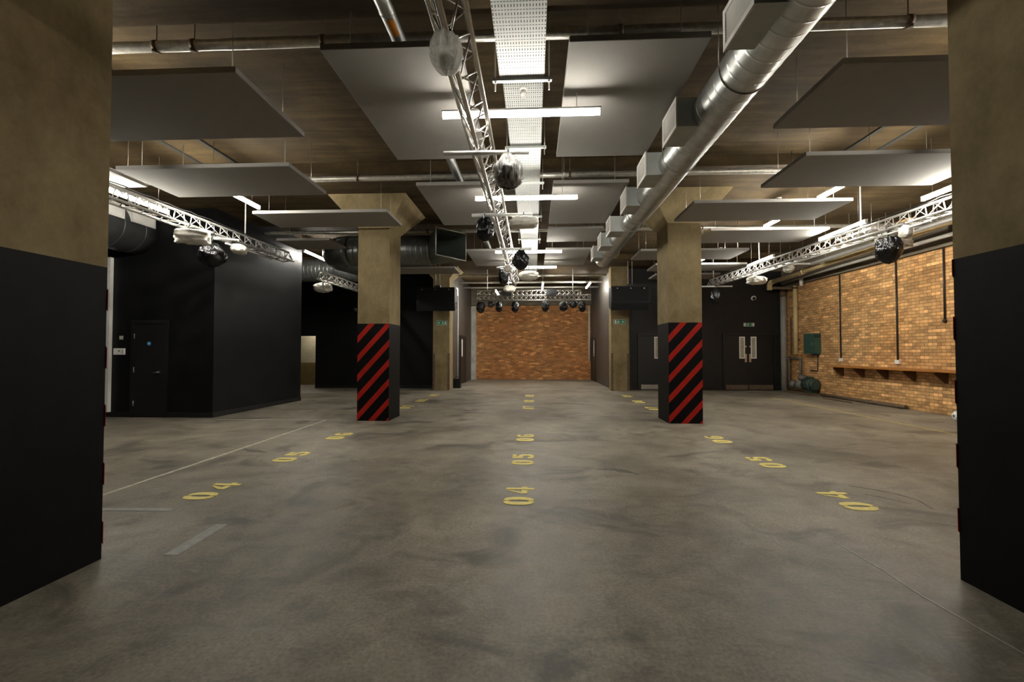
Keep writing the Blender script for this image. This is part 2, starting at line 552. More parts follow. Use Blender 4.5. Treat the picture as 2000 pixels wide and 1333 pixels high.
bm = B(); box(bm, XE, XE + 0.25, YS, 17.05, 0, 4.9)
struct('wall_east', bm, 'brick_side')
bm = B(); box(bm, XE - 0.14, XE, YS, 17.0, 3.72, 4.49)
struct('trim_1', bm, 'beam')
bm = B(); box(bm, 3.55, XE + 0.3, 17.05, 17.25, 0, 4.9)
struct('wall_north_east', bm, 'charcoal')
bm = B(); box(bm, 2.9, 3.55, 17.05, YN, 0, 4.9)
struct('wall_stage_east', bm, 'grey_dark_paint')
bm = B(); box(bm, -3.85, -3.2, 17.4, YN, 0, 4.9)
struct('wall_stage_west', bm, 'grey_dark_paint')
bm = B(); box(bm, -3.2, 2.9, YN, YN + 0.25, 0, 4.9)
struct('wall_north', bm, 'brick_back')
bm = B(); box(bm, -3.2, 2.9, YN - 0.18, YN, 3.78, 4.67)
struct('trim_2', bm, 'beam')
bm = B(); box(bm, -3.2, -2.97, YN - 0.22, YN - 0.001, 0, 3.74)
struct('trim_3', bm, 'dirty_white')
bm = B()
box(bm, -8.53, -3.85, 17.4, 17.6, 0, 4.9)
box(bm, -9.55, -8.53, 17.4, 17.6, 2.03, 4.9)
box(bm, XW, -9.55, 17.4, 17.6, 0, 4.9)
struct('wall_north_west', bm, 'black_paint')
bm = B(); box(bm, XW, -7.0, 19.0, 19.2, 0.95, 4.9)
struct('wall_passage', bm, 'tiles')
bm = B(); box(bm, XW, -7.0, 19.0, 19.2, 0, 0.95)
struct('wall_passage_dado', bm, 'ochre')
bm = B(); box(bm, -7.1, -7.0, 17.6, 19.0, 0, 4.9)
struct('wall_passage_east', bm, 'tiles')
bm = B(); box(bm, XW, -6.85, 9.42, 9.57, 0, 4.9)
struct('wall_box_front', bm, 'black_paint')
bm = B(); poly(bm, [(-6.85, 9.42), (-6.73, 12.85), (-6.88, 12.85), (-7.0, 9.57)], 4.9)
struct('wall_box_side', bm, 'black_paint')
bm = B(); box(bm, XW, -6.85, 12.72, 12.85, 0, 4.9)
struct('wall_box_back', bm, 'black_paint')
bm = B(); box(bm, XW - 0.2, XW, YS, 19.2, 0, 4.9)
struct('wall_west', bm, 'black_paint')
bm = B(); box(bm, XW - 0.2, XE + 0.3, YS - 0.2, YS, 0, 4.9)
struct('wall_south', bm, 'black_matt')

def skirt(name, pts, h=0.11, t=0.02):
    bm = B()
    for (a, b_) in zip(pts, pts[1:]):
        a, b_ = Vector((*a, 0)), Vector((*b_, 0))
        d = (b_ - a).normalized()
        nrm = Vector((d.y, -d.x, 0)) * t
        lo = [a, b_, b_ + nrm, a + nrm]
        v0 = [bm.verts.new(p) for p in lo]
        v1 = [bm.verts.new(p + Vector((0, 0, h))) for p in lo]
        bm.faces.new(v0[::-1]); bm.faces.new(v1)
        for k in range(4):
            bm.faces.new((v0[k], v0[(k + 1) % 4], v1[(k + 1) % 4], v1[k]))
    return struct(name, bm, 'skirting')
skirt('baseboard_box_west', [(XW, 9.42), (-8.66, 9.42)])
skirt('baseboard_box_front', [(-7.86, 9.42), (-6.85, 9.42)])
skirt('baseboard_box_side', [(-6.85, 9.40), (-6.73, 12.85)])
skirt('baseboard_north_west', [(-8.53, 17.4), (-3.85, 17.4)])
skirt('baseboard_north_east', [(4.75, 17.05), (6.88, 17.05)])
skirt('baseboard_corner', [(8.80, 17.05), (9.15, 17.05)])

# pale painted post standing against the black wall
bm = B(); box(bm, -9.27, -9.12, 9.34, 9.42, 0.11, 3.45)
struct('trim_4', bm, 'white_paint')

# dark grooves in the ceiling bays
for i, gx in enumerate((-5.78, -5.15, 5.06, 5.57)):
    bm = B(); box(bm, gx - 0.03, gx + 0.03, 4.2, 7.6, 4.655, 4.681)
    struct('trim_%d' % (5 + i), bm, 'dark_void')

# ------------------------------------------------------------------ doors
def door_single():
    r = struct_root('door_1', (-8.26, 9.42, 0))
    bm = B(); box(bm, -8.58, -7.93, 9.385, 9.425, 0.02, 2.0)
    leaf = part('door_leaf', bm, 'door_black', r)
    bm = B()
    box(bm, -8.66, -8.585, 9.37, 9.42, 0, 2.09); box(bm, -7.925, -7.85, 9.37, 9.42, 0, 2.09); box(bm, -8.585, -7.925, 9.37, 9.42, 2.005, 2.09)
    part('door_frame', bm, 'door_black', r)
    for z in (0.30, 1.02, 1.74):
        bm = B(); tube(bm, (-8.582, 9.375, z - 0.055), (-8.582, 9.375, z + 0.055), 0.011, 8)
        part('hinge', bm, 'steel', r)
    bm = B()
    tube(bm, (-8.02, 9.385, 0.97), (-8.02, 9.35, 0.97), 0.022, 12)
    path(bm, [(-8.02, 9.345, 0.97), (-8.05, 9.34, 0.965), (-8.12, 9.34, 0.955)], 0.009, 8)
    part('door_handle', bm, 'steel', leaf)
    bm = B(); tube(bm, (-8.255, 9.385, 1.58), (-8.255, 9.381, 1.58), 0.042, 24)
    sg = part('door_sign', bm, 'blue', leaf)
    bm = B(); box(bm, -8.275, -8.235, 9.3795, 9.381, 1.575, 1.595)
    part('sign_mark', bm, 'white_plastic', sg)
door_single()

def door_leaf_back(r, x0, x1, wx0, wx1, plate=None, kick='steel', y=17.05):
    bm = B()
    box(bm, x0, x1, y - 0.045, y + 0.0, 0.02, 1.93 + 0.06)
    leaf = part('door_leaf', bm, 'door_black', r)
    bm = B()
    f = 0.035
    for a in ((wx0 - f, wx0, 1.16, 1.96), (wx1, wx1 + f, 1.16, 1.96), (wx0, wx1, 1.16, 1.195), (wx0, wx1, 1.925, 1.96)):
        box(bm, a[0], a[1], y - 0.06, y - 0.04, a[2], a[3])
    w = part('vision_panel', bm, 'white_plastic', leaf)
    bm = B(); box(bm, wx0, wx1, y - 0.05, y - 0.044, 1.195, 1.925)
    part('pane', bm, 'glass_pale', w)
    if plate:
        bm = B(); box(bm, plate[0], plate[1], y - 0.051, y - 0.045, 1.03, 1.33)
        part('push_plate', bm, 'steel', leaf)
        bm = B(); tube(bm, ((plate[0] + plate[1]) / 2, y - 0.045, 1.6), ((plate[0] + plate[1]) / 2, y - 0.06, 1.6), 0.03, 14)
        part('lock', bm, 'steel', leaf)
    bm = B(); box(bm, x0 + 0.02, x1 - 0.02, y - 0.05, y - 0.045, 0.03, 0.20)
    part('kick_plate', bm, kick, leaf)
    return leaf

r = struct_root('door_2', (4.36, 17.05, 0))
door_leaf_back(r, 3.92, 4.66, 4.46, 4.58)
bm = B()
box(bm, 3.82, 3.92, 16.985, 17.05, 0, 2.1); box(bm, 4.66, 4.76, 16.985, 17.05, 0, 2.1); box(bm, 3.92, 4.66, 16.985, 17.05, 1.995, 2.1)
part('door_frame', bm, 'door_black', r)
r = struct_root('door_3', (7.85, 17.05, 0))
door_leaf_back(r, 6.99, 7.795, 7.52, 7.65, (7.68, 7.755), 'rust')
door_leaf_back(r, 7.80, 8.69, 7.93, 8.06, (7.83, 7.905), 'rust')
bm = B()
box(bm, 6.9, 6.98, 16.985, 17.05, 0, 2.1); box(bm, 8.70, 8.78, 16.985, 17.05, 0, 2.1); box(bm, 6.98, 8.70, 16.985, 17.05, 1.995, 2.1)
part('door_frame', bm, 'door_black', r)

def door_side(name, x, y0, y1, sgn, wy):
    r = struct_root(name, (x, (y0 + y1) / 2, 0))
    a, b_ = sorted((x, x + sgn * 0.045))
    bm = B(); box(bm, a, b_, y0 + 0.07, y1 - 0.07, 0.02, 2.03)
    leaf = part('door_leaf', bm, 'door_black', r)
    bm = B()
    a, b_ = sorted((x, x + sgn * 0.06))
    for q in ((y0, y0 + 0.065, 0, 2.12), (y1 - 0.065, y1, 0, 2.12), (y0 + 0.065, y1 - 0.065, 2.035, 2.12)):
        box(bm, a, b_, q[0], q[1], q[2], q[3])
    part('door_frame', bm, 'door_black', r)
    a, b_ = sorted((x + sgn * 0.045, x + sgn * 0.06))
    bm = B(); box(bm, a, b_, wy, wy + 0.18, 1.2, 1.95)
    part('vision_panel', bm, 'white_plastic', leaf)
door_side('door_4', -3.2, 19.4, 20.95, 1, 19.75)
door_side('door_5', 2.9, 21.6, 23.05, -1, 21.75)

# ------------------------------------------------------------------ columns
def clip(pts, axis, lim, keep_less):
    out = []
    n = len(pts)
    for i in range(n):
        a, b_ = pts[i], pts[(i + 1) % n]
        ia = a[axis] <= lim if keep_less else a[axis] >= lim
        ib = b_[axis] <= lim if keep_less else b_[axis] >= lim
        if ia:
            out.append(a)
        if ia != ib:
            t = (lim - a[axis]) / (b_[axis] - a[axis])
            out.append(tuple(a[k] + t * (b_[k] - a[k]) for k in (0, 1)))
    return out

def stripes(bm, w, off, h=1.98):
    res = []
    for n in range(-2, 6):
        z = off + 0.395 * n
        p = [(0, z), (w, z + 1.105 * w), (w, z + 1.105 * w + 0.145), (0, z + 0.145)]
        p = clip(clip(p, 1, 0.002, False), 1, h, True) if p else p
        if len(p) >= 3:
            res.append(p)
    return res

def column(label, x0, x1, y0, y1, painted=True, face='front', lip=0.0, zcap=3.95, off=0.0, fl=0.45, cap_top=Z_LO):
    r = thing('concrete_column', label, 'column', ((x0 + x1) / 2, (y0 + y1) / 2, 0), 'concrete columns')
    zb = 1.98 if painted else 0.0
    bm = B(); box(bm, x0, x1, y0, y1, zb, zcap)
    part('shaft', bm, 'column', r)
    bm = B()
    lo = [(x0, y0), (x1, y0), (x1, y1), (x0, y1)]
    hi = [(x0 - fl, y0 - fl), (x1 + fl, y0 - fl), (x1 + fl, y1 + fl), (x0 - fl, y1 + fl)]
    a = [bm.verts.new((*p, zcap)) for p in lo]
    b_ = [bm.verts.new((*p, cap_top)) for p in hi]
    bm.faces.new(a[::-1]); bm.faces.new(b_)
    for k in range(4):
        bm.faces.new((a[k], a[(k + 1) % 4], b_[(k + 1) % 4], b_[k]))
    part('capital', bm, 'column', r)
    if painted:
        bm = B(); box(bm, x0, x1, y0, y1, 0, 1.98)
        pb = part('painted_base', bm, 'black_matt', r, 'matt black painted lower part')
        bm = B()
        for p in stripes(bm, x1 - x0 + 2 * lip, off):
            if face == 'front':
                mt = Matrix(((1, 0, 0, x0 - lip), (0, 0, -1, y0), (0, 1, 0, 0), (0, 0, 0, 1)))
            else:
                mt = Matrix(((-1, 0, 0, x1 + lip), (0, 0, 1, y1), (0, 1, 0, 0), (0, 0, 0, 1)))
            poly(bm, p, 0.003, mt)
        part('hazard_stripes', bm, 'red', pb, 'slanting red hazard stripes')
    else:
        for (gx, gy) in ((x0, y0), (x1, y0)):
            sx = 1 if gx == x0 else -1
            bm = B()
            a, b_ = sorted((gx - sx * 0.006, gx + sx * 0.07))
            box(bm, a, b_, gy - 0.006, gy, 0, 1.36)
            a, b_ = sorted((gx - sx * 0.006, gx))
            box(bm, a, b_, gy, gy + 0.07, 0, 1.36)
            part('corner_guard', bm, 'rust', r, 'dark metal corner guard')
    return r

column('huge near column black below, tan concrete above, standing by the panelled bay and white post', -3.60, -2.925, 2.22, 2.975, face='back', lip=0.007, off=0.10)
column('huge near column black below, tan concrete above, hiding part of the brick wall', 2.62, 3.28, 2.22, 2.965, face='back', lip=0.007, off=0.34)
column('red striped column standing nearest the black painted room and the square duct mouth', -3.60, -2.945, 9.13, 9.88)
column('red striped column standing under the silver duct, between camera and double doors', 2.64, 3.29, 9.08, 9.86)
column('unpainted far column with exit sign arrow pointing away from the brick alcove, beside black blank wall', -3.71, -3.10, 16.57, 17.25, painted=False, zcap=4.1, fl=0.35)
column('unpainted far column with exit sign, next to the steel kick plate door', 2.78, 3.41, 16.57, 17.04, painted=False, zcap=4.1, fl=0.0)

# ------------------------------------------------------------------ floor numbers and lines
def sup(a, rx, ry, e=2.6):
    c, s = math.cos(a), math.sin(a)
    return (math.copysign(abs(c) ** (2 / e), c) * rx, math.copysign(abs(s) ** (2 / e), s) * ry)

def ringsec(cx, cy, ro, ri, a0, a1, n=12, e=2.6):
    a0, a1 = math.radians(a0), math.radians(a1)
    o = [sup(a0 + (a1 - a0) * k / n, ro[0], ro[1], e) for k in range(n + 1)]
    i = [sup(a0 + (a1 - a0) * k / n, ri[0], ri[1], 2.2) for k in range(n + 1)]
    return [[(cx + o[k][0], cy + o[k][1]), (cx + o[k + 1][0], cy + o[k + 1][1]), (cx + i[k + 1][0], cy + i[k + 1][1]), (cx + i[k][0], cy + i[k][1])] for k in range(n)]

def rect(a, b_, c, d):
    return [[(a, b_), (c, b_), (c, d), (a, d)]]

def digit(ch):
    w, h = 0.23, 0.29
    cx = w / 2
    if ch == '0':
        return ringsec(cx, h / 2, (cx, h / 2), (0.03, 0.1), -87, 87) + ringsec(cx, h / 2, (cx, h / 2), (0.03, 0.1), 93, 267)
    if ch == '4':
        return rect(0.13, 0, 0.19, 0.285) + rect(0.19, 0.07, 0.225, 0.125) + [[(0, 0.07), (0.115, 0.07), (0.115, 0.125), (0.06, 0.13), (0.115, 0.268), (0.1, 0.268), (0, 0.13)]]
    if ch == '5':
        return rect(0.125, 0.235, 0.215, 0.29) + rect(0.015, 0.145, 0.1, 0.29) + ringsec(cx, 0.105, (cx, 0.105), (0.04, 0.06), -86, 112) + ringsec(cx, 0.105, (cx, 0.105), (0.04, 0.06), 190, 266)
    six = ringsec(cx, h / 2, (cx, h / 2), (0.035, 0.115), 94, 266) + ringsec(cx, 0.09, (cx, 0.09), (0.035, 0.055), -86, 84) + ringsec(cx, h / 2, (cx, h / 2), (0.035, 0.115), 35, 86, 5)
    if ch == '6':
        return six
    if ch == '9':
        return [[(w - x, h - y) for x, y in p] for p in six]
    if ch == '7':
        return rect(0, 0.225, 0.23, 0.29) + [[(0.06, 0), (0.14, 0), (0.23, 0.215), (0.15, 0.215)]]
    if ch == '8':
        q = []
        for cy, ry in ((0.075, 0.075), (0.22, 0.07)):
            q += ringsec(cx, cy, (cx, ry), (0.035, ry * 0.55), -86, 86, 8) + ringsec(cx, cy, (cx, ry), (0.035, ry * 0.55), 94, 266, 8)
        return q
    return []

def number(txt, x, y, label):
    r = thing('floor_number', label, 'floor marking', (x, y, 0.0), 'yellow stencilled bay numbers')
    for k, ch in enumerate(txt):
        bm = B()
        for p in digit(ch):
            pts = [(x - v, y + u + 0.335 * k) for u, v in p]
            poly(bm, pts, 0.003, Matrix.Translation((0, 0, 0.001)))
        part('digit', bm, 'yellow', r)

rows = ((-3.09, 'in the row on the black room side'),
        (0.0, 'in the middle row under the lighting truss'),
        (3.08, 'in the row on the brick wall side'))
ys = {'04': 4.19, '05': 5.68, '06': 7.18, '07': 11.17, '08': 12.72, '09': 14.33}
for x, where in rows:
    for t, y in ys.items():
        number(t, x, y, 'yellow stencilled floor number %s %s' % (t, where))

def line(name, pts, w, m, label, cat='floor line'):
    bm = B()
    for (a, b_) in zip(pts, pts[1:]):
        a, b_ = Vector(a), Vector(b_)
        d = (b_ - a).normalized(); n = Vector((-d.y, d.x)) * w / 2
        poly(bm, [tuple(a - n), tuple(b_ - n), tuple(b_ + n), tuple(a + n)], 0.002, Matrix.Translation((0, 0, 0.0006)))
    return tag(centre(part(name, bm, m)), label, cat)
line('painted_line', [(-4.2, 3.0), (-4.27, 9.2)], 0.045, 'white_worn', 'worn white bay line running back to the black room corner')
line('painted_line', [(-6.6, 9.18), (-4.3, 9.22)], 0.045, 'white_worn', 'short worn white line along the foot of the black room')
line('painted_line', [(7.26, 14.3), (7.02, 2.5)], 0.05, 'yellow_worn', 'thin worn yellow line on the floor along the brick wall')
line('painted_line', [(-4.6, 3.88), (-3.2, 3.92)], 0.07, 'grey_worn', 'faint grey crossing line in front of number 04 by the near column')
line('tape_mark', [(-2.50, 3.05), (-2.53, 3.61)], 0.10, 'grey_worn', 'short grey tape mark lying on floor near the near black column', 'tape mark')
line('painted_line', [(2.21, 3.5), (2.235, 3.05), (2.22, 2.75), (2.27, 2.2), (2.30, 1.4)], 0.013, 'grey_worn', 'ragged pale scored line on floor beside near column base')

def blotch(pts, label, seed):
    """thin irregular dark smear following a few points"""
    random.seed(seed)
    up, dn = [], []
    n = 18
    for k in range(n + 1):
        t = k / n * (len(pts) - 1)
        i = min(int(t), len(pts) - 2)
        a, b_ = Vector(pts[i][:2]), Vector(pts[i + 1][:2])
        w_ = (pts[i][2] + (pts[i + 1][2] - pts[i][2]) * (t - i)) * random.uniform(0.6, 1.25)
        d = (b_ - a).normalized(); nn = Vector((-d.y, d.x))
        c = a.lerp(b_, t - i)
        up.append(tuple(c + nn * w_ / 2)); dn.append(tuple(c - nn * w_ / 2))
    bm = B(); poly(bm, dn + up[::-1], 0.001, Matrix.Translation((0, 0, 0.0006)))
    o = centre(part('scuff_mark', bm, 'scuff'))
    return tag(o, label, 'scuff mark', 'dark scuffs on the floor')
blotch([(3.29, 4.97, .02), (3.43, 4.85, .03), (3.56, 4.72, .03), (3.62, 4.51, .025), (3.54, 4.25, .01)], 'long curved tyre scuff beyond number 04, brick wall side', 1)
blotch([(3.25, 4.68, .01), (3.38, 4.53, .02), (3.47, 4.40, .01)], 'short scuff inside the long curved tyre scuff', 2)
blotch([(0.74, 5.50, .02), (0.92, 5.53, .13), (1.05, 5.44, .11), (1.2, 5.30, .02)], 'dark oily smear on the floor beside middle number 05', 3)
blotch([(-1.62, 9.24, .02), (-1.42, 9.34, .10), (-1.22, 9.42, .02)], 'small dark smear on the floor near the black room side striped column', 4)
blotch([(-1.95, 11.0, .02), (-1.62, 10.9, .16), (-1.3, 10.8, .02)], 'dark smear on the floor deeper in, level with number 07', 5)
blotch([(-4.2, 6.42, .03), (-3.98, 6.3, .14), (-3.72, 6.2, .03)], 'dark patch on the white bay line near number 05', 6)

# ------------------------------------------------------------------ hanging panels
def panel(x0, x1, y0, y1, z, label):
    r = thing('ceiling_panel', label, 'acoustic panel', ((x0 + x1) / 2, (y0 + y1) / 2, z), 'hanging acoustic panels')
    bm = B(); box(bm, x0, x1, y0, y1, z, z + 0.055)
    bmesh.ops.bevel(bm, geom=bm.edges[:], offset=0.004, segments=1, affect='EDGES')
    part('board', bm, 'panel', r)
    for x in (x0 + 0.18, x1 - 0.18):
        for y in (y0 + 0.22, y1 - 0.15):
            zc = [b_[2] for b_ in bands if b_[0] <= y < b_[1]][0]
            bm = B(); tube(bm, (x, y, z + 0.05), (x, y, zc - 0.001), 0.004, 6)
            tube(bm, (x, y, z + 0.055), (x, y, z + 0.075), 0.012, 8)
            part('hanging_wire', bm, 'wire', r)
    return r

panel(-1.84, -0.63, 3.77, 6.02, 4.0, 'large pale panel nearest camera, between truss and thin round duct')
panel(-1.84, -0.63, 6.97, 9.2, 4.0, 'second large pale panel along the thin round duct, beyond the first cross pipe')
panel(-1.74, -0.60, 11.6, 13.65, 4.0, 'farthest large pale panel on the thin duct side, beyond the square duct mouth')
panel(0.30, 1.47, 3.77, 6.03, 4.0, 'large pale panel nearest camera, between perforated tray and silver duct')
panel(0.30, 1.46, 6.99, 9.2, 4.0, 'second large pale panel along the silver duct outlets')
panel(0.30, 1.46, 9.56, 10.72, 4.0, 'short pale panel, third along the silver duct')
panel(0.30, 1.46, 11.55, 13.6, 4.0, 'farthest pale panel beside the last silver duct outlet')
panel(-5.05, -2.66, 3.88, 5.11, 3.9, 'dark looking wide panel nearest camera on the black room side')
panel(-5.73, -3.29, 5.91, 7.03, 3.9, 'wide panel, second from camera on the black room side')
panel(-5.09, -2.62, 7.94, 8.87, 3.9, 'wide panel just before the striped column by the black room')
panel(-5.78, -4.56, 9.90, 10.80, 3.9, 'small panel seen past the striped column beside the black room wall')
panel(-4.70, -2.35, 13.40, 14.38, 3.9, 'wide far panel below the square duct mouth')
panel(-7.05, -5.85, 5.35, 6.57, 3.9, 'small lit panel above the truss beside the dark painted duct')
panel(2.68, 5.10, 4.02, 5.18, 3.9, 'dark looking wide panel nearest camera on the brick wall side')
panel(3.46, 5.95, 5.91, 7.06, 3.9, 'wide panel, second from camera on the brick wall side')
panel(2.69, 5.28, 7.73, 8.82, 3.9, 'wide panel just before the striped column by the brick wall')
panel(3.64, 6.02, 9.50, 10.60, 3.9, 'wide panel just beyond the striped column by the brick wall')
panel(2.64, 5.27, 11.35, 12.48, 3.9, 'wide panel, second beyond the striped column by the brick wall')
panel(3.50, 6.06, 13.2, 14.25, 3.9, 'wide panel, third beyond the striped column by the brick wall')
panel(3.95, 6.0, 14.90, 15.85, 3.9, 'last wide panel in front of the black wall above the single door')
panel(7.0, 8.0, 13.35, 14.4, 3.9, 'small far panel over the truss near the cream pipe bend')
panel(6.85, 8.0, 9.56, 10.6, 3.9, 'small panel between the truss and the brick wall pipes')

# ------------------------------------------------------------------ strip lights
def strip(cx, cy, z, L, axis, label, top=None):
    r = thing('strip_light', label, 'light', (cx, cy, z), 'linear strip lights')
    rot = Matrix.Translation((cx, cy, z)) @ (Matrix.Rotation(PI / 2, 4, 'Z') if axis == 'y' else Matrix.Identity(4))
    h = L / 2
    bm = B(); box(bm, -h + 0.012, h - 0.012, -0.023, 0.023, -0.030, 0.022, rot)
    bmesh.ops.bevel(bm, geom=[e for e in bm.edges], offset=0.009, segments=3, affect='EDGES')
    part('diffuser', bm, 'lamp_mid' if axis == 'x' else 'lamp', r)
    bm = B(); box(bm, -h, h, -0.03, 0.03, 0.023, 0.04, rot)
    part('housing', bm, 'white_plastic', r)
    for s in (-1, 1):
        bm = B()
        a, b_ = sorted((s * h, s * (h - 0.011)))
        box(bm, a, b_, -0.026, 0.026, -0.033, 0.0225, rot)
        part('end_cap', bm, 'white_plastic', r)
    for s in (-1, 1):
        p = rot @ Vector((s * h * 0.7, 0, 0.039))
        zc = top or [b_[2] for b_ in bands if b_[0] <= p.y < b_[1]][0]
        bm = B(); tube(bm, p, (p.x, p.y, zc - 0.001), 0.003, 6)
        part('hanging_wire', bm, 'wire', r)
    return r

strip(-0.13, 4.52, 3.8, 1.6, 'x', 'bright strip light crossing under the nearest pale panels')
strip(-0.12, 7.03, 3.8, 1.6, 'x', 'bright strip light crossing under the second pair of pale panels')
strip(-0.13, 10.84, 3.8, 1.6, 'x', 'strip light crossing the truss at the third crossbar')
strip(-0.16, 12.85, 3.8, 1.6, 'x', 'farthest strip light crossing the centre truss')
strip(6.10, 6.80, 3.8, 1.2, 'y', 'strip light over the brick side truss, partly behind the near column')
strip(6.09, 9.28, 3.8, 1.37, 'y', 'long bright strip light over the middle of the brick side truss')
strip(5.97, 12.28, 3.8, 1.37, 'y', 'strip light over the far end of the brick side truss')
strip(-6.28, 6.79, 3.8, 1.37, 'y', 'strip light shining through the truss beside the dark painted duct')
strip(4.85, 7.25, 4.02, 1.4, 'y', 'strip light peeping out beyond the second wide panel, brick side')
strip(4.82, 9.0, 4.02, 1.4, 'y', 'short glimpse of strip light above the panel before the striped column, brick side')
strip(4.76, 12.45, 4.02, 1.4, 'y', 'strip light end showing at the edge of the striped column, brick side')
strip(-4.98, 7.27, 4.02, 1.4, 'y', 'strip light peeping beneath the second wide panel, black room side')
strip(-6.45, 13.07, 4.25, 1.3, 'y', 'strip light glowing on the far corner of the black room')
strip(4.85, 4.40, 4.02, 1.2, 'y', 'added unseen strip light above the nearest wide panel, brick side')  # added lamp, out of sight, brightens the next panel's near edge
strip(-4.98, 4.45, 4.02, 1.2, 'y', 'added unseen strip light above the nearest wide panel, black room side')  # matching added lamp, out of sight, helps light this side's panels
strip(0.33, 17.1, 3.9, 1.55, 'y', 'strip light above the middle of the stage truss')
strip(2.24, 18.8, 4.15, 1.6, 'y', 'slanting strip light next to the dark stage wall')
strip(-1.55, 19.1, 3.9, 1.6, 'y', 'strip light seen behind the stage truss near the white plaster strip')
strip(-9.0, 18.3, 2.6, 1.2, 'x', 'added unseen strip light inside the tiled passage', 4.68)  # added fill lamp, not visible, brightens the passage tiles

# ------------------------------------------------------------------ trusses
def chord_x(which, y, side):
    """x of a lower chord of a side truss at depth y"""
    A, Bp = {'west': ((-5.92, 4.2), (-5.68, 10.25)), 'far': ((-6.0, 12.5), (-5.9, 16.0)), 'east': ((6.42, 4.2), (5.64, 14.85))}[which]
    t = (Bp[0] - A[0]) / (Bp[1] - A[1])
    return A[0] + (y - A[1]) * t + side * 0.115 * math.sqrt(1 + t * t)

def hook(r, x, y, zbar, zend, along='x'):
    """hook clamp round a bar or chord, and the stem down to the light"""
    bm = B()
    n = 14
    arc = []
    for k in range(n + 1):
        a = -PI / 2 + (PI * 1.55) * k / n
        c, s = math.cos(a) * 0.034, math.sin(a) * 0.034
        arc.append((x, y + c, zbar + s) if along == 'x' else (x + c, y, zbar + s))
    path(bm, arc, 0.008, 8)
    tube(bm, (x, y, zbar - 0.036), (x, y, zend), 0.013, 8)
    part('mounting_clamp', bm, 'fixture', r)

def truss(label, A, Bp, w, h, apex, rc, rb, pitch, mat='alu', zshift=0.0):
    A, Bp = Vector(A), Vector(Bp)
    d = (Bp - A); L = d.length; d.normalize()
    s = Vector((d.y, -d.x, 0)).normalized()
    up = Vector((0, 0, 1))
    if apex == 'down':
        offs = [-s * w / 2 + up * h, s * w / 2 + up * h, Vector((0, 0, 0))]
    elif apex == 'up':
        offs = [-s * w / 2, s * w / 2, up * h]
    else:
        offs = [Vector((0, 0, 0)), up * h]
    r = thing('lighting_truss', label, 'truss', (A + Bp) / 2, 'aluminium lighting trusses')
    for o in offs:
        bm = B(); tube(bm, A + o, Bp + o, rc, 12)
        part('chord', bm, mat, r)
    mem = []
    n = max(2, int(round(L / pitch)))
    pairs = [(0, 1), (1, 2), (2, 0)] if len(offs) == 3 else [(0, 1)]
    for (i, j) in pairs:
        for k in range(n):
            a = A + d * (L * k / n); b_ = A + d * (L * (k + 1) / n)
            mid = (a + b_) / 2
            mem.append((a + offs[i], mid + offs[j]))
            mem.append((mid + offs[j], b_ + offs[i]))
    if len(pairs) == 1:      # ladder: crossed braces
        for k in range(n):
            a = A + d * (L * k / n); b_ = A + d * (L * (k + 1) / n)
            mid = (a + b_) / 2
            mem.append((a + offs[1], mid + offs[0]))
            mem.append((mid + offs[0], b_ + offs[1]))
    def size(mb):
        c = (mb[0] + mb[1]) / 2
        return (c - CAM).length + (60 if c.y < 2.4 else 0)
    mem.sort(key=size)
    for k, (p, q) in enumerate(mem[:96]):
        bm = B(); tube(bm, p, q, rb, 6)
        part('brace', bm, mat, r)
    if len(mem) > 96:
        bm = B()
        for p, q in mem[96:]:
            tube(bm, p, q, rb, 6)
        o = part('brace', bm, mat, r)
        o['kind'] = 'stuff'
    for e, dd in ((A, 1), (Bp, -1)):
        bm = B()
        for i, j in pairs:
            tube(bm, e + offs[i] + d * 0.02 * dd, e + offs[j] + d * 0.02 * dd, rb * 1.3, 6)
        part('end_frame', bm, mat, r)
    return r

truss('long centre lighting truss running overhead away from the camera', (-0.555, -1.2, 3.5), (-0.62, 14.7, 3.5), 0.24, 0.21, 'down', 0.0235, 0.0085, 0.44)
truss('lighting truss hanging in front of the black room', (-5.92, 4.2, 3.5), (-5.68, 10.25, 3.5), 0.23, 0.21, 'up', 0.022, 0.009, 0.34, 'alu_white')
truss('short far lighting truss behind the striped column by black room', (-6.0, 12.5, 3.46), (-5.9, 16.0, 3.46), 0.23, 0.21, 'up', 0.022, 0.009, 0.34, 'alu_white')
truss('lighting truss hanging parallel to the brick wall', (6.42, 4.2, 3.5), (5.64, 14.85, 3.5), 0.23, 0.21, 'up', 0.022, 0.009, 0.30, 'alu_white')
truss('upper stage truss, the higher of two in front of the brick alcove', (-2.14, 17.0, 3.52), (1.76, 17.0, 3.52), 0.2, 0.19, 'flat', 0.02, 0.009, 0.36)
truss('lower stage truss carrying the row of bagged lights', (-2.14, 16.85, 3.32), (2.1, 16.85, 3.32), 0.2, 0.19, 'flat', 0.02, 0.009, 0.36, 'alu_white')

def pole(name, p, q, r, m, label, cat, group=None):
    bm = B(); tube(bm, p, q, r, 10)
    return tag(centre(part(name, bm, m)), label, cat, group)

# suspension rods of the side and stage trusses
for (x, y, z0, lb) in ((-5.78, 8.8, 3.73, 'white suspension rod down to the black room truss'),
                       (6.1, 8.75, 3.72, 'white suspension rod at the middle of the brick side truss'),
                       (5.86, 12.1, 3.72, 'white suspension rod above the far part of the brick side truss'),
                       (5.66, 14.6, 3.72, 'white suspension rod at the end of the brick side truss'),
                       (-1.75, 17.0, 3.72, 'suspension rod over the stage truss end by white plaster strip'),
                       (-0.95, 17.0, 3.72, 'suspension rod over the stage truss middle'),
                       (1.45, 17.0, 3.72, 'suspension rod over the stage truss end by dark stage wall')):
    zc = [b_[2] for b_ in bands if b_[0] <= y < b_[1]][0]
    pole('suspension_rod', (x, y, z0 + 0.015), (x, y, zc - 0.001), 0.014, 'white_pole', lb, 'rod', 'truss suspension rods')

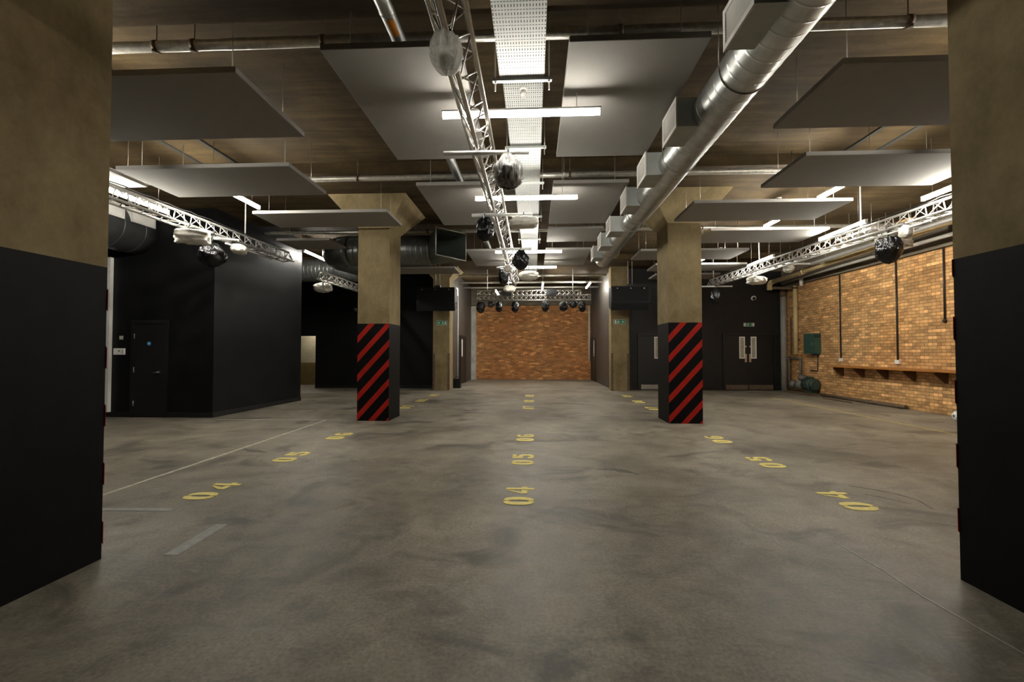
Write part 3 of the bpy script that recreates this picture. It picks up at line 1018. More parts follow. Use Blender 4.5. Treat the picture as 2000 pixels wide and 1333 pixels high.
# white crossbars below the centre truss
for (x0, x1, y, lb) in ((-0.93, -0.05, 4.62, 'white crossbar under the centre truss nearest the camera, carrying a smoky bag'),
                        (-0.93, -0.02, 6.75, 'white crossbar carrying the black bag and the bright white wrapped light'),
                        (-0.75, -0.05, 9.0, 'white crossbar with a black bag below the third pale panel'),
                        (-0.91, 0.09, 11.0, 'farthest white crossbar under the centre truss')):
    r = thing('crossbar', lb, 'bar', ((x0 + x1) / 2, y, 3.48), 'white crossbars under the centre truss')
    bm = B(); tube(bm, (x0, y, 3.452), (x1, y, 3.452), 0.024, 14)
    part('bar', bm, 'white_pole', r)
    hook(r, -0.555 - 0.065 * (y + 1.2) / 15.9, y, 3.5, 3.452, 'y')
pole('crossbar', (-5.62, 7.7, 3.40), (-5.18, 7.7, 3.36), 0.022, 'white_pole', 'short white bar sticking out of the black room truss', 'bar')
pole('crossbar', (5.2, 14.4, 3.44), (6.15, 14.4, 3.44), 0.022, 'white_pole', 'white bar across the end of the brick side truss', 'bar')
for (p, q, lb) in (((6.05, 7.2, 3.40), (5.72, 12.4, 3.40), 'thin silver rail slung under the brick side truss'),
                   ((-5.55, 7.9, 3.36), (-5.52, 9.3, 3.36), 'thin rail slung below the black room truss')):
    pole('slung_rail', p, q, 0.016, 'alu_white', lb, 'rail')

# tangle of cables lying along the trusses
def cable(pts, r, label, seed=1):
    random.seed(seed)
    bm = B(); path(bm, pts, r, 6)
    return tag(centre(part('cable', bm, 'cable')), label, 'cable')
def wav(A, Bp, n, amp, seed):
    random.seed(seed)
    A, Bp = Vector(A), Vector(Bp)
    return [A.lerp(Bp, k / n) + Vector((random.uniform(-amp, amp), 0, random.uniform(-amp, amp * 0.5))) for k in range(n + 1)]
cable(wav((-0.69, 2.0, 3.752), (-0.735, 13.8, 3.752), 60, 0.012, 3), 0.009, 'black cable lying inside the long centre truss')
cable(wav((-5.888, 5.0, 3.762), (-5.69, 10.0, 3.762), 34, 0.014, 4), 0.009, 'black cable draped along the black room truss')
cable(wav((6.317, 5.6, 3.762), (5.673, 14.4, 3.762), 50, 0.014, 5), 0.009, 'black cable tied along the brick side truss')

# ------------------------------------------------------------------ bagged stage lights
def bag_mesh(cx, cy, zt, zb, rx, ry, seed, neck=0.28, belly=0.55, folds=1.0):
    random.seed(seed)
    bm = B()
    nu, nv = 48, 20
    ph = [(random.uniform(0, 2 * PI), random.choice((3, 4, 5, 7, 9, 11, 13)), random.uniform(0.4, 1.0)) for _ in range(6)]
    off = Vector((random.uniform(0, 50), random.uniform(0, 50), random.uniform(0, 50)))
    rings = []
    for j in range(nv + 1):
        t = j / nv
        if t < belly:
            r = neck + (1 - neck) * math.sin(t / belly * PI / 2) ** 0.9
        else:
            q = (t - belly) / (1 - belly)
            r = max(0.0, 1 - q ** 2.4) ** 0.55
        amp = folds * (0.17 * (1 - t) + 0.06)
        ring = []
        for k in range(nu):
            a = 2 * PI * k / nu
            f = sum(math.sin(n_ * a + p + t * 1.5) * w_ for p, n_, w_ in ph) / 4.0
            z = zt + (zb - zt) * t
            nv3 = noise.noise(Vector((math.cos(a) * 2.2, math.sin(a) * 2.2, t * 3)) + off)
            rr = r * (1 + amp * f + 0.22 * folds * nv3 + 0.07 * folds * noise.noise(Vector((math.cos(a) * 5, math.sin(a) * 5, t * 8)) - off))
            ring.append(bm.verts.new((cx + math.cos(a) * rx * rr, cy + math.sin(a) * ry * rr, z + 0.02 * nv3)))
        rings.append(ring)
    for a, b_ in zip(rings, rings[1:]):
        for k in range(nu):
            fc = bm.faces.new((a[k], a[(k + 1) % nu], b_[(k + 1) % nu], b_[k])); fc.smooth = True
    bm.faces.new(rings[0]); bm.faces.new(rings[-1][::-1])
    return bm

def bagged(x, y, zt, zb, w, m, label, seed, zbar=3.452, neck=0.28, belly=0.55, group='bagged stage lights', depth=None, lamp=False, kw=None, along='x'):
    r = thing('bagged_stage_light', label, 'stage light', (x, y, zb), group)
    part('bag', bag_mesh(x, y, zt, zb, w / 2, (depth or w) / 2, seed, neck, belly), m, r, kw, fix=True)
    hook(r, x, y, zbar, zt - 0.02, along)
    if lamp:
        bm = B(); tube(bm, (x, y, zb + 0.05), (x, y, zb + (zt - zb) * 0.45), w * 0.22, 18)
        part('lamp_body', bm, 'fixture', r)
    return r

bagged(-0.5722, 2.93, 3.47, 3.23, 0.205, 'bag_clear', 'stage light in a clear crinkled bag on the centre truss nearest the camera', 11, 3.5, 0.75, 0.45, lamp=True, along='y')
bagged(-0.26, 4.62, 3.42, 3.07, 0.29, 'bag_smoky', 'stage light in smoky streaked bag on the nearest white crossbar', 12, neck=0.35, belly=0.62)
bagged(-0.735, 6.75, 3.415, 3.06, 0.27, 'bag_black', 'stage light in shiny black bag, second crossbar', 13, neck=0.5, belly=0.45)
bagged(-0.26, 9.0, 3.415, 3.03, 0.29, 'bag_black', 'stage light in black ribbed bag, third crossbar', 14, neck=0.5, belly=0.55)
bagged(-0.74, 11.0, 3.41, 3.03, 0.24, 'bag_black', 'stage light in black bag on the farthest crossbar', 15, neck=0.6, belly=0.5)
bagged(chord_x('west', 7.72, 1), 7.72, 3.31, 2.90, 0.42, 'bag_black', 'glossy black bagged light hanging from the black room truss', 16, 3.5, 0.45, 0.5, along='y')
bagged(chord_x('east', 8.0, -1), 8.0, 3.34, 2.90, 0.38, 'bag_black', 'big black bagged light hanging before the brick wall', 17, 3.5, 0.75, 0.35, along='y')
bagged(5.64, 14.4, 3.36, 2.88, 0.31, 'bag_black', 'black bagged light at the far end of the brick side truss', 18, 3.44, 0.55, 0.5)
stage = ((-1.98, 3.27, 2.84, 0.30, 'black bagged light at the end of stage truss next to the white plaster strip'),
         (-1.60, 3.27, 3.05, 0.24, 'short black bag, second along the stage truss from the white plaster strip'),
         (-1.30, 3.27, 2.88, 0.26, 'black bagged light, third along the stage truss from the white plaster strip'),
         (-0.70, 3.27, 2.86, 0.27, 'black bagged light just before the wide gap in the stage row'),
         (0.42, 3.27, 2.88, 0.26, 'black bagged light just after the wide gap in the stage row'),
         (1.09, 3.27, 2.90, 0.32, 'black bagged light, third from the dark stage wall'),
         (1.45, 3.27, 3.02, 0.26, 'short black bag, second from the dark stage wall'),
         (1.78, 3.27, 2.86, 0.25, 'black bagged light at the stage truss end by the dark stage wall'))
for k, (x, zt, zb, w, lb) in enumerate(stage):
    bagged(x, 16.85, zt, zb, w, 'bag_black', lb, 30 + k, 3.32, 0.55, 0.5, 'bagged lights under the stage truss')

def wrap_mesh(c, size, rz, seed, e=4.5, nz=0.10, rx=0.0):
    bm = B()
    bmesh.ops.create_cube(bm, size=2)
    bmesh.ops.subdivide_edges(bm, edges=bm.edges[:], cuts=9, use_grid_fill=True)
    random.seed(seed)
    off = Vector((random.uniform(0, 90), random.uniform(0, 90), random.uniform(0, 90)))
    R = Matrix.Rotation(rz, 3, 'Z') @ Matrix.Rotation(rx, 3, 'X')
    for v in bm.verts:
        p = v.co.copy()
        k = (abs(p.x) ** e + abs(p.y) ** e + abs(p.z) ** e) ** (-1 / e)
        p = p * k
        f = 1 + nz * noise.noise(p * 2.2 + off) + nz * 0.7 * noise.noise(p * 5 + off)
        p = Vector((p.x * size[0] / 2, p.y * size[1] / 2, p.z * size[2] / 2)) * f
        v.co = R @ p + Vector(c)
    for f in bm.faces:
        f.smooth = True
    return bm

def wrapped(c, size, label, seed, zbar, rz=0.0, m='cover_white', e=7, rx=0.0, along='y', cx=None):
    r = thing('wrapped_stage_light', label, 'stage light', (c[0], c[1], c[2] - size[2] / 2), 'stage lights wrapped in white plastic')
    part('cover', wrap_mesh(c, size, rz, seed, e, 0.16, rx), m, r)
    hook(r, c[0] if cx is None else cx, c[1], zbar, c[2], along)
    return r
wrapped((-5.60, 7.18, 3.30), (0.46, 0.42, 0.24), 'pale boxy wrapped light tilted below the black room truss', 21, 3.5, 0.5, rx=0.25, cx=chord_x('west', 7.18, 1))
wrapped((-5.50, 8.2, 3.32), (0.24, 0.30, 0.17), 'small white wrapped light next to the glossy black bag, black room truss', 22, 3.5, 0.3, e=3, cx=chord_x('west', 8.2, 1))
wrapped((-6.12, 12.9, 3.27), (0.50, 0.34, 0.28), 'white crumpled bundle on the short far truss by the black room', 23, 3.46, 0.1, e=2.6, cx=chord_x('far', 12.9, -1))
wrapped((6.40, 8.38, 3.35), (0.54, 0.3, 0.18), 'grey white wrapped light above the big black bag, brick side', 24, 3.5, 0.25, cx=chord_x('east', 8.38, 1))
wrapped((6.045, 7.66, 3.36), (0.17, 0.2, 0.22), 'round white bundle beside the big black bag, brick side', 25, 3.5, 0.2, e=2.3, cx=chord_x('east', 7.66, -1))
wrapped((5.95, 10.9, 3.36), (0.21, 0.24, 0.21), 'round white bundle halfway along the brick side truss', 26, 3.5, 0.2, e=2.3, cx=chord_x('east', 10.9, 1))
wrapped((5.84, 12.2, 3.28), (0.48, 0.34, 0.21), 'long grey wrapped light hanging in front of the black wall', 27, 3.5, 0.0, e=3, cx=chord_x('east', 12.2, -1))
wrapped((-0.15, 6.75, 3.33), (0.42, 0.3, 0.15), 'bright white wrapped light opposite the black bag, second crossbar', 28, 3.452, 0.0, e=3, along='x')
wrapped((-0.13, 11.0, 3.25), (0.46, 0.3, 0.22), 'white wrapped light on the farthest crossbar', 29, 3.452, 0.0, e=3, along='x')
wrapped((-0.604, 10.6, 3.36), (0.2, 0.22, 0.18), 'small round pinkish bundle on the centre truss near its far end', 30, 3.5, 0.0, e=2.2)
wrapped((-0.75, 13.9, 3.34), (0.36, 0.25, 0.2), 'white wrapped bundle at the very end of the centre truss', 31, 3.5, 0.3, e=3, cx=-0.617)
# uncovered dark effects boxes on the stage truss
for (x, lb) in ((-1.01, 'dark projector box on the stage truss near the black bags gap'), (0.63, 'dark purple-black projector box on the stage truss toward the dark stage wall')):
    r = thing('stage_projector', lb, 'stage light', (x, 16.8, 3.47))
    bm = B(); box(bm, x - 0.19, x + 0.19, 16.66, 16.83, 3.47, 3.70)
    bmesh.ops.bevel(bm, geom=bm.edges[:], offset=0.02, segments=2, affect='EDGES')
    part('body', bm, 'fixture', r)
    bm = B(); box(bm, x - 0.03, x + 0.03, 16.83, 16.96, 3.62, 3.66)
    part('mounting_clamp', bm, 'fixture', r)
    bm = B(); tube(bm, (x, 16.66, 3.58), (x, 16.60, 3.58), 0.06, 16, 0.07)
    part('lens_barrel', bm, 'fixture', r)

# ------------------------------------------------------------------ perforated tray and its brackets
def tray(y0, y1, z, label):
    r = thing('cable_tray', label, 'cable tray', (-0.11, (y0 + y1) / 2, z), 'perforated cable trays')
    bm = B(); box(bm, -0.32, 0.10, y0, y1, z, z + 0.004)
    part('tray_base', bm, 'perforated', r)
    for x in (-0.32, 0.097):
        bm = B(); box(bm, x, x + 0.003, y0, y1, z + 0.004, z + 0.06)
        part('side_flange', bm, 'galv_box', r)
tray(-1.0, 4.28, 4.0, 'near bright perforated steel cable tray over the camera')
tray(4.42, 16.2, 4.2, 'long perforated cable tray running away beyond the first bracket')
for k, (y, z, lb) in enumerate(((4.26, 3.971, 'steel trapeze bracket at the end of the near cable tray'),
                                (6.13, 4.171, 'steel trapeze bracket just before the second strip light'),
                                (7.45, 4.171, 'steel trapeze bracket just past the second strip light'),
                                (9.3, 4.171, 'steel trapeze bracket above the third crossbar'),
                                (11.2, 4.171, 'steel trapeze bracket at the third strip light'))):
    r = thing('tray_bracket', lb, 'bracket', (-0.11, y, z), 'cable tray brackets')
    bm = B(); box(bm, -0.39, 0.17, y - 0.02, y + 0.02, z, z + 0.028)
    part('channel', bm, 'galv_box', r)
    zc = [b_[2] for b_ in bands if b_[0] <= y < b_[1]][0]
    for x in (-0.365, 0.145):
        bm = B(); tube(bm, (x, y, z - 0.09), (x, y, zc - 0.001), 0.006, 8)
        tube(bm, (x, y, z - 0.012), (x, y, z), 0.014, 6)
        part('hanging_rod', bm, 'wire', r)
r = thing('ceiling_sensor', 'small white round sensor hanging below the cable tray', 'sensor', (-0.11, 4.75, 4.1))
bm = B(); tube(bm, (-0.11, 4.75, 4.20), (-0.11, 4.75, 4.165), 0.035, 16); part('sensor_base', bm, 'white_plastic', r)
bm = B(); tube(bm, (-0.11, 4.75, 4.165), (-0.11, 4.75, 4.10), 0.03, 16, 0.022); part('sensor_head', bm, 'dirty_white', r)

# ------------------------------------------------------------------ silver duct with outlets
r = thing('spiral_duct', 'big silver spiral duct with square outlet boxes running above the floor numbers', 'duct', (1.79, 6.0, 3.8))
bm = B()
ribbed(bm, (1.79, 0.2, 3.8), (1.79, 7.75, 3.8), 0.207, 0.14, 40)
tube(bm, (1.79, 7.75, 3.8), (1.79, 8.0, 3.8), 0.207, 40, 0.18)
ribbed(bm, (1.79, 8.0, 3.8), (1.79, 11.95, 3.8), 0.18, 0.14, 40)
part('duct_run', bm, 'galv', r)
def outlet(parent, x0, x1, y0, y1, z0, z1):
    bm = B(); box(bm, x0 + 0.004, x1, y0, y1, z0, z1)
    o = part('outlet_box', bm, 'galv_box', parent)
    bm = B()
    f = 0.03
    box(bm, x0 - 0.012, x0 + 0.004, y0 - 0.01, y1 + 0.01, z0 - 0.01, z0 + f)
    box(bm, x0 - 0.012, x0 + 0.004, y0 - 0.01, y1 + 0.01, z1 - f, z1 + 0.01)
    box(bm, x0 - 0.012, x0 + 0.004, y0 - 0.01, y0 + f, z0 + f, z1 - f)
    box(bm, x0 - 0.012, x0 + 0.004, y1 - f, y1 + 0.01, z0 + f, z1 - f)
    n = 12
    for k in range(n):
        z = z0 + f + (z1 - z0 - 2 * f) * (k + 0.5) / n
        mt = Matrix.Translation((x0 - 0.002, 0, z)) @ Matrix.Rotation(0.6, 4, 'Y')
        box(bm, -0.009, 0.009, y0 + f, y1 - f, -0.0015, 0.0015, mt)
    part('grille', bm, 'louver', o)
ends = (3.42, 5.03, 6.28, 7.50, 9.0, 10.19, 11.38)
for k, ye in enumerate(ends):
    outlet(r, 1.43, 1.70, ye - 0.46, ye, 3.655, 3.945)
for y in (2.0, 3.9, 5.6, 8.3, 10.7):
    bm = B()
    for x in (1.79 - 0.215, 1.79 + 0.215):
        tube(bm, (x, y, 3.8), (x, y, [b_[2] for b_ in bands if b_[0] <= y < b_[1]][0] - 0.001), 0.004, 6)
    path(bm, [(1.79 + 0.213 * math.cos(a), y, 3.8 + 0.213 * math.sin(a)) for a in [PI + PI * k / 16 for k in range(17)]], 0.005, 6)
    part('duct_hanger', bm, 'wire', r)

# thin round duct parallel to the panels
r = thing('thin_duct', 'slim round silver duct running above the pale panels with an orange label', 'duct', (-1.27, 6, 4.28))
bm = B(); ribbed(bm, (-1.22, 0.5, 4.235), (-1.22, 14.2, 4.235), 0.064, 0.9, 20, 0.004); part('duct_run', bm, 'galv', r)
bm = B()
for a0 in range(8):
    a, b_ = -PI * 0.55 + a0 * 0.12, -PI * 0.55 + (a0 + 1) * 0.12
    q = [Vector((-1.22 + 0.0665 * math.cos(t), yy, 4.235 + 0.0665 * math.sin(t))) for yy in (3.68, 3.88) for t in (a, b_)]
    vs = [bm.verts.new(p) for p in (q[0], q[1], q[3], q[2])]
    bm.faces.new(vs)
part('label_sticker', bm, 'orange_label', r, 'orange sticker')

# dark painted duct with pale grilles over the black room
r = thing('dark_duct', 'dark painted round duct with two pale grilles above the black door', 'duct', (-8.6, 8.6, 3.95))
bm = B(); ribbed(bm, (-8.62, 6.4, 3.98), (-8.62, 9.42, 3.98), 0.47, 0.5, 36, 0.01); part('duct_run', bm, 'duct_dark', r)
for (y0, y1) in ((8.0, 8.62), (8.78, 9.36)):
    x0, x1, z0, z1 = -8.16, -8.45, 4.05, 4.33
    bm = B(); box(bm, -8.45, -8.15, y0, y1, z0, z1)
    o = part('outlet_box', bm, 'white_plastic', r)
    bm = B()
    xx = -8.15
    box(bm, xx, xx + 0.014, y0, y1, z0, z0 + 0.03); box(bm, xx, xx + 0.014, y0, y1, z1 - 0.03, z1)
    box(bm, xx, xx + 0.014, y0, y0 + 0.03, z0 + 0.03, z1 - 0.03); box(bm, xx, xx + 0.014, y1 - 0.03, y1, z0 + 0.03, z1 - 0.03)
    for k in range(8):
        z = z0 + 0.03 + (z1 - z0 - 0.06) * (k + 0.5) / 8
        box(bm, xx, xx + 0.01, y0 + 0.03, y1 - 0.03, z - 0.009, z + 0.004)
    part('grille', bm, 'louver', o)

# grey duct with the square mouth behind the striped column
r = thing('grey_duct', 'dull grey spiral duct ending in a flared square mouth behind the striped column', 'duct', (-4, 11, 3.9))
bm = B()
ribbed(bm, (-2.55, 11.25, 3.95), (-4.6, 11.25, 3.95), 0.375, 0.13, 36, 0.005)
part('duct_run', bm, 'duct_grey', r)
bm = B()
rr5 = [0.375, 0.382] * 5 + [0.375]
pts = [(-4.6 - 0.55 * math.sin(a), 11.8 - 0.55 * math.cos(a), 3.95) for a in [k * PI / 2 / 10 for k in range(11)]]
path(bm, pts, rr5, 32)
ribbed(bm, pts[-1], (-5.15, 14.15, 4.1), 0.375, 0.13, 32, 0.005)
pts = [(-5.7 + 0.55 * math.cos(a), 14.15 + 0.55 * math.sin(a), 4.1) for a in [k * PI / 2 / 10 for k in range(11)]]
path(bm, pts, rr5, 32)
ribbed(bm, pts[-1], (-9.6, 14.7, 4.1), 0.375, 0.13, 32, 0.005)
part('duct_bend', bm, 'duct_grey', r)
for x in (-3.0, -4.3):
    bm = B(); tube(bm, (x, 11.25, 4.32), (x, 11.25, 4.679), 0.008, 6); part('duct_hanger', bm, 'wire', r)
# flared mouth: round end to a square opening turned to the hall
bm = B()
n = 32
cA = Vector((-2.55, 11.25, 3.95))
ra = [bm.verts.new(cA + Vector((0, math.cos(2 * PI * k / n), math.sin(2 * PI * k / n))) * 0.375) for k in range(n)]
cor = [Vector((-1.64, 10.86, 4.25)), Vector((-2.23, 10.2, 4.25)), Vector((-2.23, 10.2, 3.62)), Vector((-1.64, 10.86, 3.60))]
rb_ = []
for k in range(n):
    a = 2 * PI * k / n - PI / 4
    q = int(((a + 2 * PI) % (2 * PI)) // (PI / 2)) % 4
    f = (((a + 2 * PI) % (2 * PI)) / (PI / 2)) % 1.0
    rb_.append(bm.verts.new(cor[q].lerp(cor[(q + 1) % 4], f)))
for k in range(n):
    bm.faces.new((ra[k], ra[(k + 1) % n], rb_[(k + 1) % n], rb_[k]))
mo = part('flared_mouth', bm, 'galv_dark', r)
bm = B()
for k in range(4):
    tube(bm, cor[k], cor[(k + 1) % 4], 0.014, 8)
part('mouth_rim', bm, 'galv_box', mo)

# ------------------------------------------------------------------ cross pipes under the ceiling
def xpipe(y, z, x0, x1, rr, label, clamps=()):
    r = thing('lagged_pipe', label, 'pipe', ((x0 + x1) / 2, y, z - rr), 'foil lagged cross pipes')
    bm = B()
    n = 60
    random.seed(int(y * 10))
    path(bm, [(x0 + (x1 - x0) * k / n, y, z) for k in range(n + 1)], [rr * (1 + random.uniform(-0.03, 0.05)) for k in range(n + 1)], 16)
    part('pipe', bm, 'foil', r)
    for cx in clamps:
        bm = B(); tube(bm, (cx - 0.02, y, z), (cx + 0.02, y, z), rr * 1.15, 16)
        tube(bm, (cx, y - 0.03, z - rr * 1.5), (cx, y - 0.03, z - rr), 0.02, 8)
        tube(bm, (cx, y, z + rr), (cx, y, 4.679), 0.006, 6)
        part('pipe_clamp', bm, 'rust', r)
xpipe(4.17, 4.36, -10.1, 9.0, 0.05, 'thick foil lagged pipe crossing the ceiling nearest the camera', (-3.65, -3.27, -2.0, 0.8, 3.35))
xpipe(7.56, 4.36, -8.05, 9.0, 0.045, 'foil lagged pipe crossing the ceiling before the striped columns', (-3.0, 0.6, 4.2))
xpipe(10.98, 4.36, -6.7, 9.0, 0.045, 'foil lagged pipe crossing the ceiling beyond the striped columns', (-2.6, 0.6, 4.0))
for (y, z, lb) in ((19.2, 4.35, 'thin pipe crossing behind the stage truss'), (20.5, 4.32, 'thinner pipe crossing deepest in the brick alcove')):
    pole('cross_pipe', (-3.2, y, z), (2.9, y, z), 0.045, 'foil', lb, 'pipe')
pole('cross_pipe', (-2.9, 17.35, 4.33), (2.75, 17.35, 4.33), 0.045, 'foil', 'thin pipe crossing between the two unpainted far columns', 'pipe')

# ------------------------------------------------------------------ pipes by the brick wall
r = thing('cream_pipe', 'sloping cream drain pipe running along the top of the brick wall', 'pipe', (8.3, 9, 3.9))
bm = B(); path(bm, [(8.3, 1.0, 4.18), (8.3, 9.2, 4.02), (8.3, 16.2, 3.84)], 0.075, 18); part('pipe', bm, 'cream', r)
bm = B(); path(bm, [(8.3, 16.15, 3.842), (8.3, 16.32, 3.835), (8.3, 16.42, 3.77), (8.3, 16.42, 3.58)], 0.085, 18); part('pipe_bend', bm, 'cream', r)
bm = B(); path(bm, [(8.3, 16.42, 3.66), (8.7, 16.35, 3.64), (8.98, 16.25, 3.62)], 0.05, 14); part('pipe_branch', bm, 'rust', r, 'rusty short branch')
for y in (5.0, 8.4, 11.3, 14.4):
    bm = B(); tube(bm, (8.3, y - 0.03, 4.02 - (y - 9.2) * 0.0257), (8.3, y + 0.03, 4.02 - (y - 9.2) * 0.0257), 0.086, 18)
    tube(bm, (8.3, y, 4.05), (8.3, y, [b_[2] for b_ in bands if b_[0] <= y < b_[1]][0] - 0.001), 0.006, 6)
    part('pipe_collar', bm, 'cream', r)
r = thing('cream_downpipe', 'upright cream pipe standing on the brick wall beside the grey corner pipe', 'pipe', (9.06, 16.2, 1.3))
bm = B(); tube(bm, (9.06, 16.22, 1.32), (9.06, 16.22, 3.7), 0.07, 18); part('pipe', bm, 'cream', r)
for z in (1.8, 2.9):
    bm = B(); box(bm, 9.12, 9.149, 16.14, 16.30, z, z + 0.05); part('wall_mount', bm, 'rust', r)
for z in (1.36, 3.05, 3.62):
    bm = B(); tube(bm, (9.06, 16.22, z - 0.03), (9.06, 16.22, z + 0.03), 0.08, 18); part('pipe_collar', bm, 'rust' if z > 3.5 else 'cream', r)
r = thing('grey_downpipe', 'thick grey upright pipe in the corner beside the double doors', 'pipe', (9.03, 16.9, 0))
bm = B(); tube(bm, (9.03, 16.93, 0.0), (9.03, 16.93, 3.75), 0.10, 20); part('pipe', bm, 'grey_pipe', r)
bm = B(); tube(bm, (9.03, 16.93, 3.4), (9.03, 16.93, 3.75), 0.112, 20); part('pipe_collar', bm, 'rust', r)
pole('rusty_pipe', (9.08, 16.55, 1.3), (9.08, 16.55, 2.6), 0.02, 'rust', 'thin rusty pipe between grey and cream upright pipes', 'pipe')
r = thing('silver_pipe', 'bright silver pipe running along the brick side ceiling with yellow label', 'pipe', (7.85, 9, 3.9))
bm = B(); tube(bm, (7.85, 1.0, 3.9), (7.85, 13.2, 3.9), 0.05, 16); part('pipe', bm, 'silver_pipe', r)
bm = B(); tube(bm, (7.85, 9.75, 3.9), (7.85, 9.95, 3.9), 0.053, 16); part('label_band', bm, 'orange_label', r, 'orange yellow label band')
for y in (6.0, 9.2, 12.6):
    bm = B(); tube(bm, (7.85, y, 3.95), (7.85, y, [b_[2] for b_ in bands if b_[0] <= y < b_[1]][0] - 0.001), 0.006, 6); part('pipe_hanger', bm, 'wire', r)
r = thing('grey_pipe', 'grey pipe clipped below the beam at the brick wall top', 'pipe', (8.6, 9, 3.8))
bm = B(); path(bm, [(8.6, 1.0, 3.84), (8.6, 10.1, 3.83), (8.6, 16.2, 3.80)], 0.042, 14); part('pipe', bm, 'grey_pipe', r)
for y in (5.5, 8.8, 12.0, 15.2):
    bm = B(); tube(bm, (8.6, y, 3.86), (8.6, y, [b_[2] for b_ in bands if b_[0] <= y < b_[1]][0] - 0.001), 0.006, 6); part('pipe_hanger', bm, 'wire', r)
r = thing('dark_trunking', 'dark cable trunking box near the top of the brick wall', 'trunking', (8.75, 7.5, 3.86))
bm = B(); box(bm, 8.66, 9.0, 4.5, 9.9, 3.88, 4.06); part('trunking_body', bm, 'duct_dark', r)
bm = B(); box(bm, 8.65, 9.01, 6.9, 6.95, 3.875, 4.065); part('trunking_joint', bm, 'duct_dark', r)
r = thing('vent_stub', 'short white pipe stub pointing down near the cream pipe end', 'pipe', (8.86, 15.56, 3.55))
bm = B(); tube(bm, (8.86, 15.5, 3.78), (8.86, 15.5, 4.0), 0.06, 16); part('stub', bm, 'white_paint', r)
bm = B(); tube(bm, (8.86, 15.5, 3.60), (8.86, 15.5, 3.78), 0.05, 16, 0.062); part('stub_nozzle', bm, 'white_paint', r)
for s_, (x, y) in enumerate(((7.0, 9.2), )):
    pass
for (x, y, z, lb) in ((4.9, 9.3, 4.5, 'small white smoke detector on the ceiling above the brick side panels'),
                      (5.75, 11.1, 4.68, 'small white smoke detector on the ceiling beyond the striped column')):
    r = thing('smoke_detector', lb, 'smoke detector', (x, y, z - 0.07))
    bm = B(); tube(bm, (x, y, z), (x, y, z - 0.025), 0.055, 18); part('detector_base', bm, 'white_plastic', r)
    bm = B(); tube(bm, (x, y, z - 0.025), (x, y, z - 0.07), 0.045, 18, 0.03); part('detector_head', bm, 'white_plastic', r)

# black conduits on the brick wall
for (y, z0, z1, sock, lb) in ((14.02, 1.22, 3.71, 1, 'black conduit ending in a white socket near the shelf end'),
                              (11.9, 1.20, 3.71, 1, 'black conduit ending in a white socket above the middle of the shelf'),
                              (10.56, 2.12, 3.71, 0, 'short black conduit ending high above the shelf, near the column')):
    r = thing('wall_conduit', lb, 'conduit', (9.12, y, z0), 'black conduits on the brick wall')
    bm = B(); tube(bm, (9.128, y, z0), (9.128, y, z1), 0.021, 10); part('conduit', bm, 'conduit_black', r)
    if sock:
        bm = B(); box(bm, 9.10, 9.149, y - 0.075, y + 0.075, z0 - 0.10, z0)
        bmesh.ops.bevel(bm, geom=bm.edges[:], offset=0.006, segments=2, affect='EDGES')
        part('socket_box', bm, 'white_plastic', r)
    else:
        bm = B(); sphere(bm, (9.12, y, z0 - 0.03), 0.045, 12, 8); part('junction_box', bm, 'conduit_black', r)

# shelf
r = thing('wall_shelf', 'long orange timber shelf on brackets along the brick wall', 'shelf', (9.0, 10.5, 0.75))
bm = B(); box(bm, 8.80, 9.149, 6.2, 14.2, 0.955, 1.0)
part('shelf_board', bm, 'timber', r)
for y in (13.95, 13.1, 12.25, 11.4, 10.55, 9.7, 8.85, 8.0, 7.15):
    bm = B()
    v = [bm.verts.new(p) for p in ((8.86, y - 0.02, 0.955), (9.149, y - 0.02, 0.955), (9.149, y - 0.02, 0.70), (9.08, y - 0.02, 0.70), (8.86, y - 0.02, 0.90))]
    w_ = [bm.verts.new(q.co + Vector((0, 0.04, 0))) for q in v]
    bm.faces.new(v); bm.faces.new(w_[::-1])
    for k in range(5):
        bm.faces.new((v[k], v[(k + 1) % 5], w_[(k + 1) % 5], w_[k]))
    part('bracket', bm, 'timber_dark', r)

# green electrical cabinet
r = thing('electrical_cabinet', 'green metal electrical cabinet mounted on the brick wall', 'cabinet', (9.05, 15.2, 1.33))
bm = B(); box(bm, 8.93, 9.149, 14.98, 15.55, 1.34, 2.0)
bmesh.ops.bevel(bm, geom=bm.edges[:], offset=0.008, segments=2, affect='EDGES')
part('cabinet_body', bm, 'green_metal', r)
bm = B(); box(bm, 8.922, 8.93, 15.02, 15.51, 1.38, 1.96); d_ = part('cabinet_door', bm, 'green_metal', r)
bm = B(); box(bm, 8.912, 8.922, 15.05, 15.09, 1.62, 1.70); part('latch', bm, 'steel', d_)
for k in range(3):
    bm = B(); box(bm, 8.95 + k * 0.065, 8.995 + k * 0.065, 14.972, 14.98, 1.86, 1.95); part('meter_window', bm, 'dark_void', r)
bm = B(); box(bm, 8.98, 9.13, 15.05, 15.2, 1.28, 1.34); part('cable_gland', bm, 'conduit_black', r)
bm = B(); path(bm, [(9.12, 15.12, 1.30), (9.12, 15.12, 0.80), (9.12, 15.5, 0.80)], 0.014, 8); part('supply_conduit', bm, 'conduit_black', r)

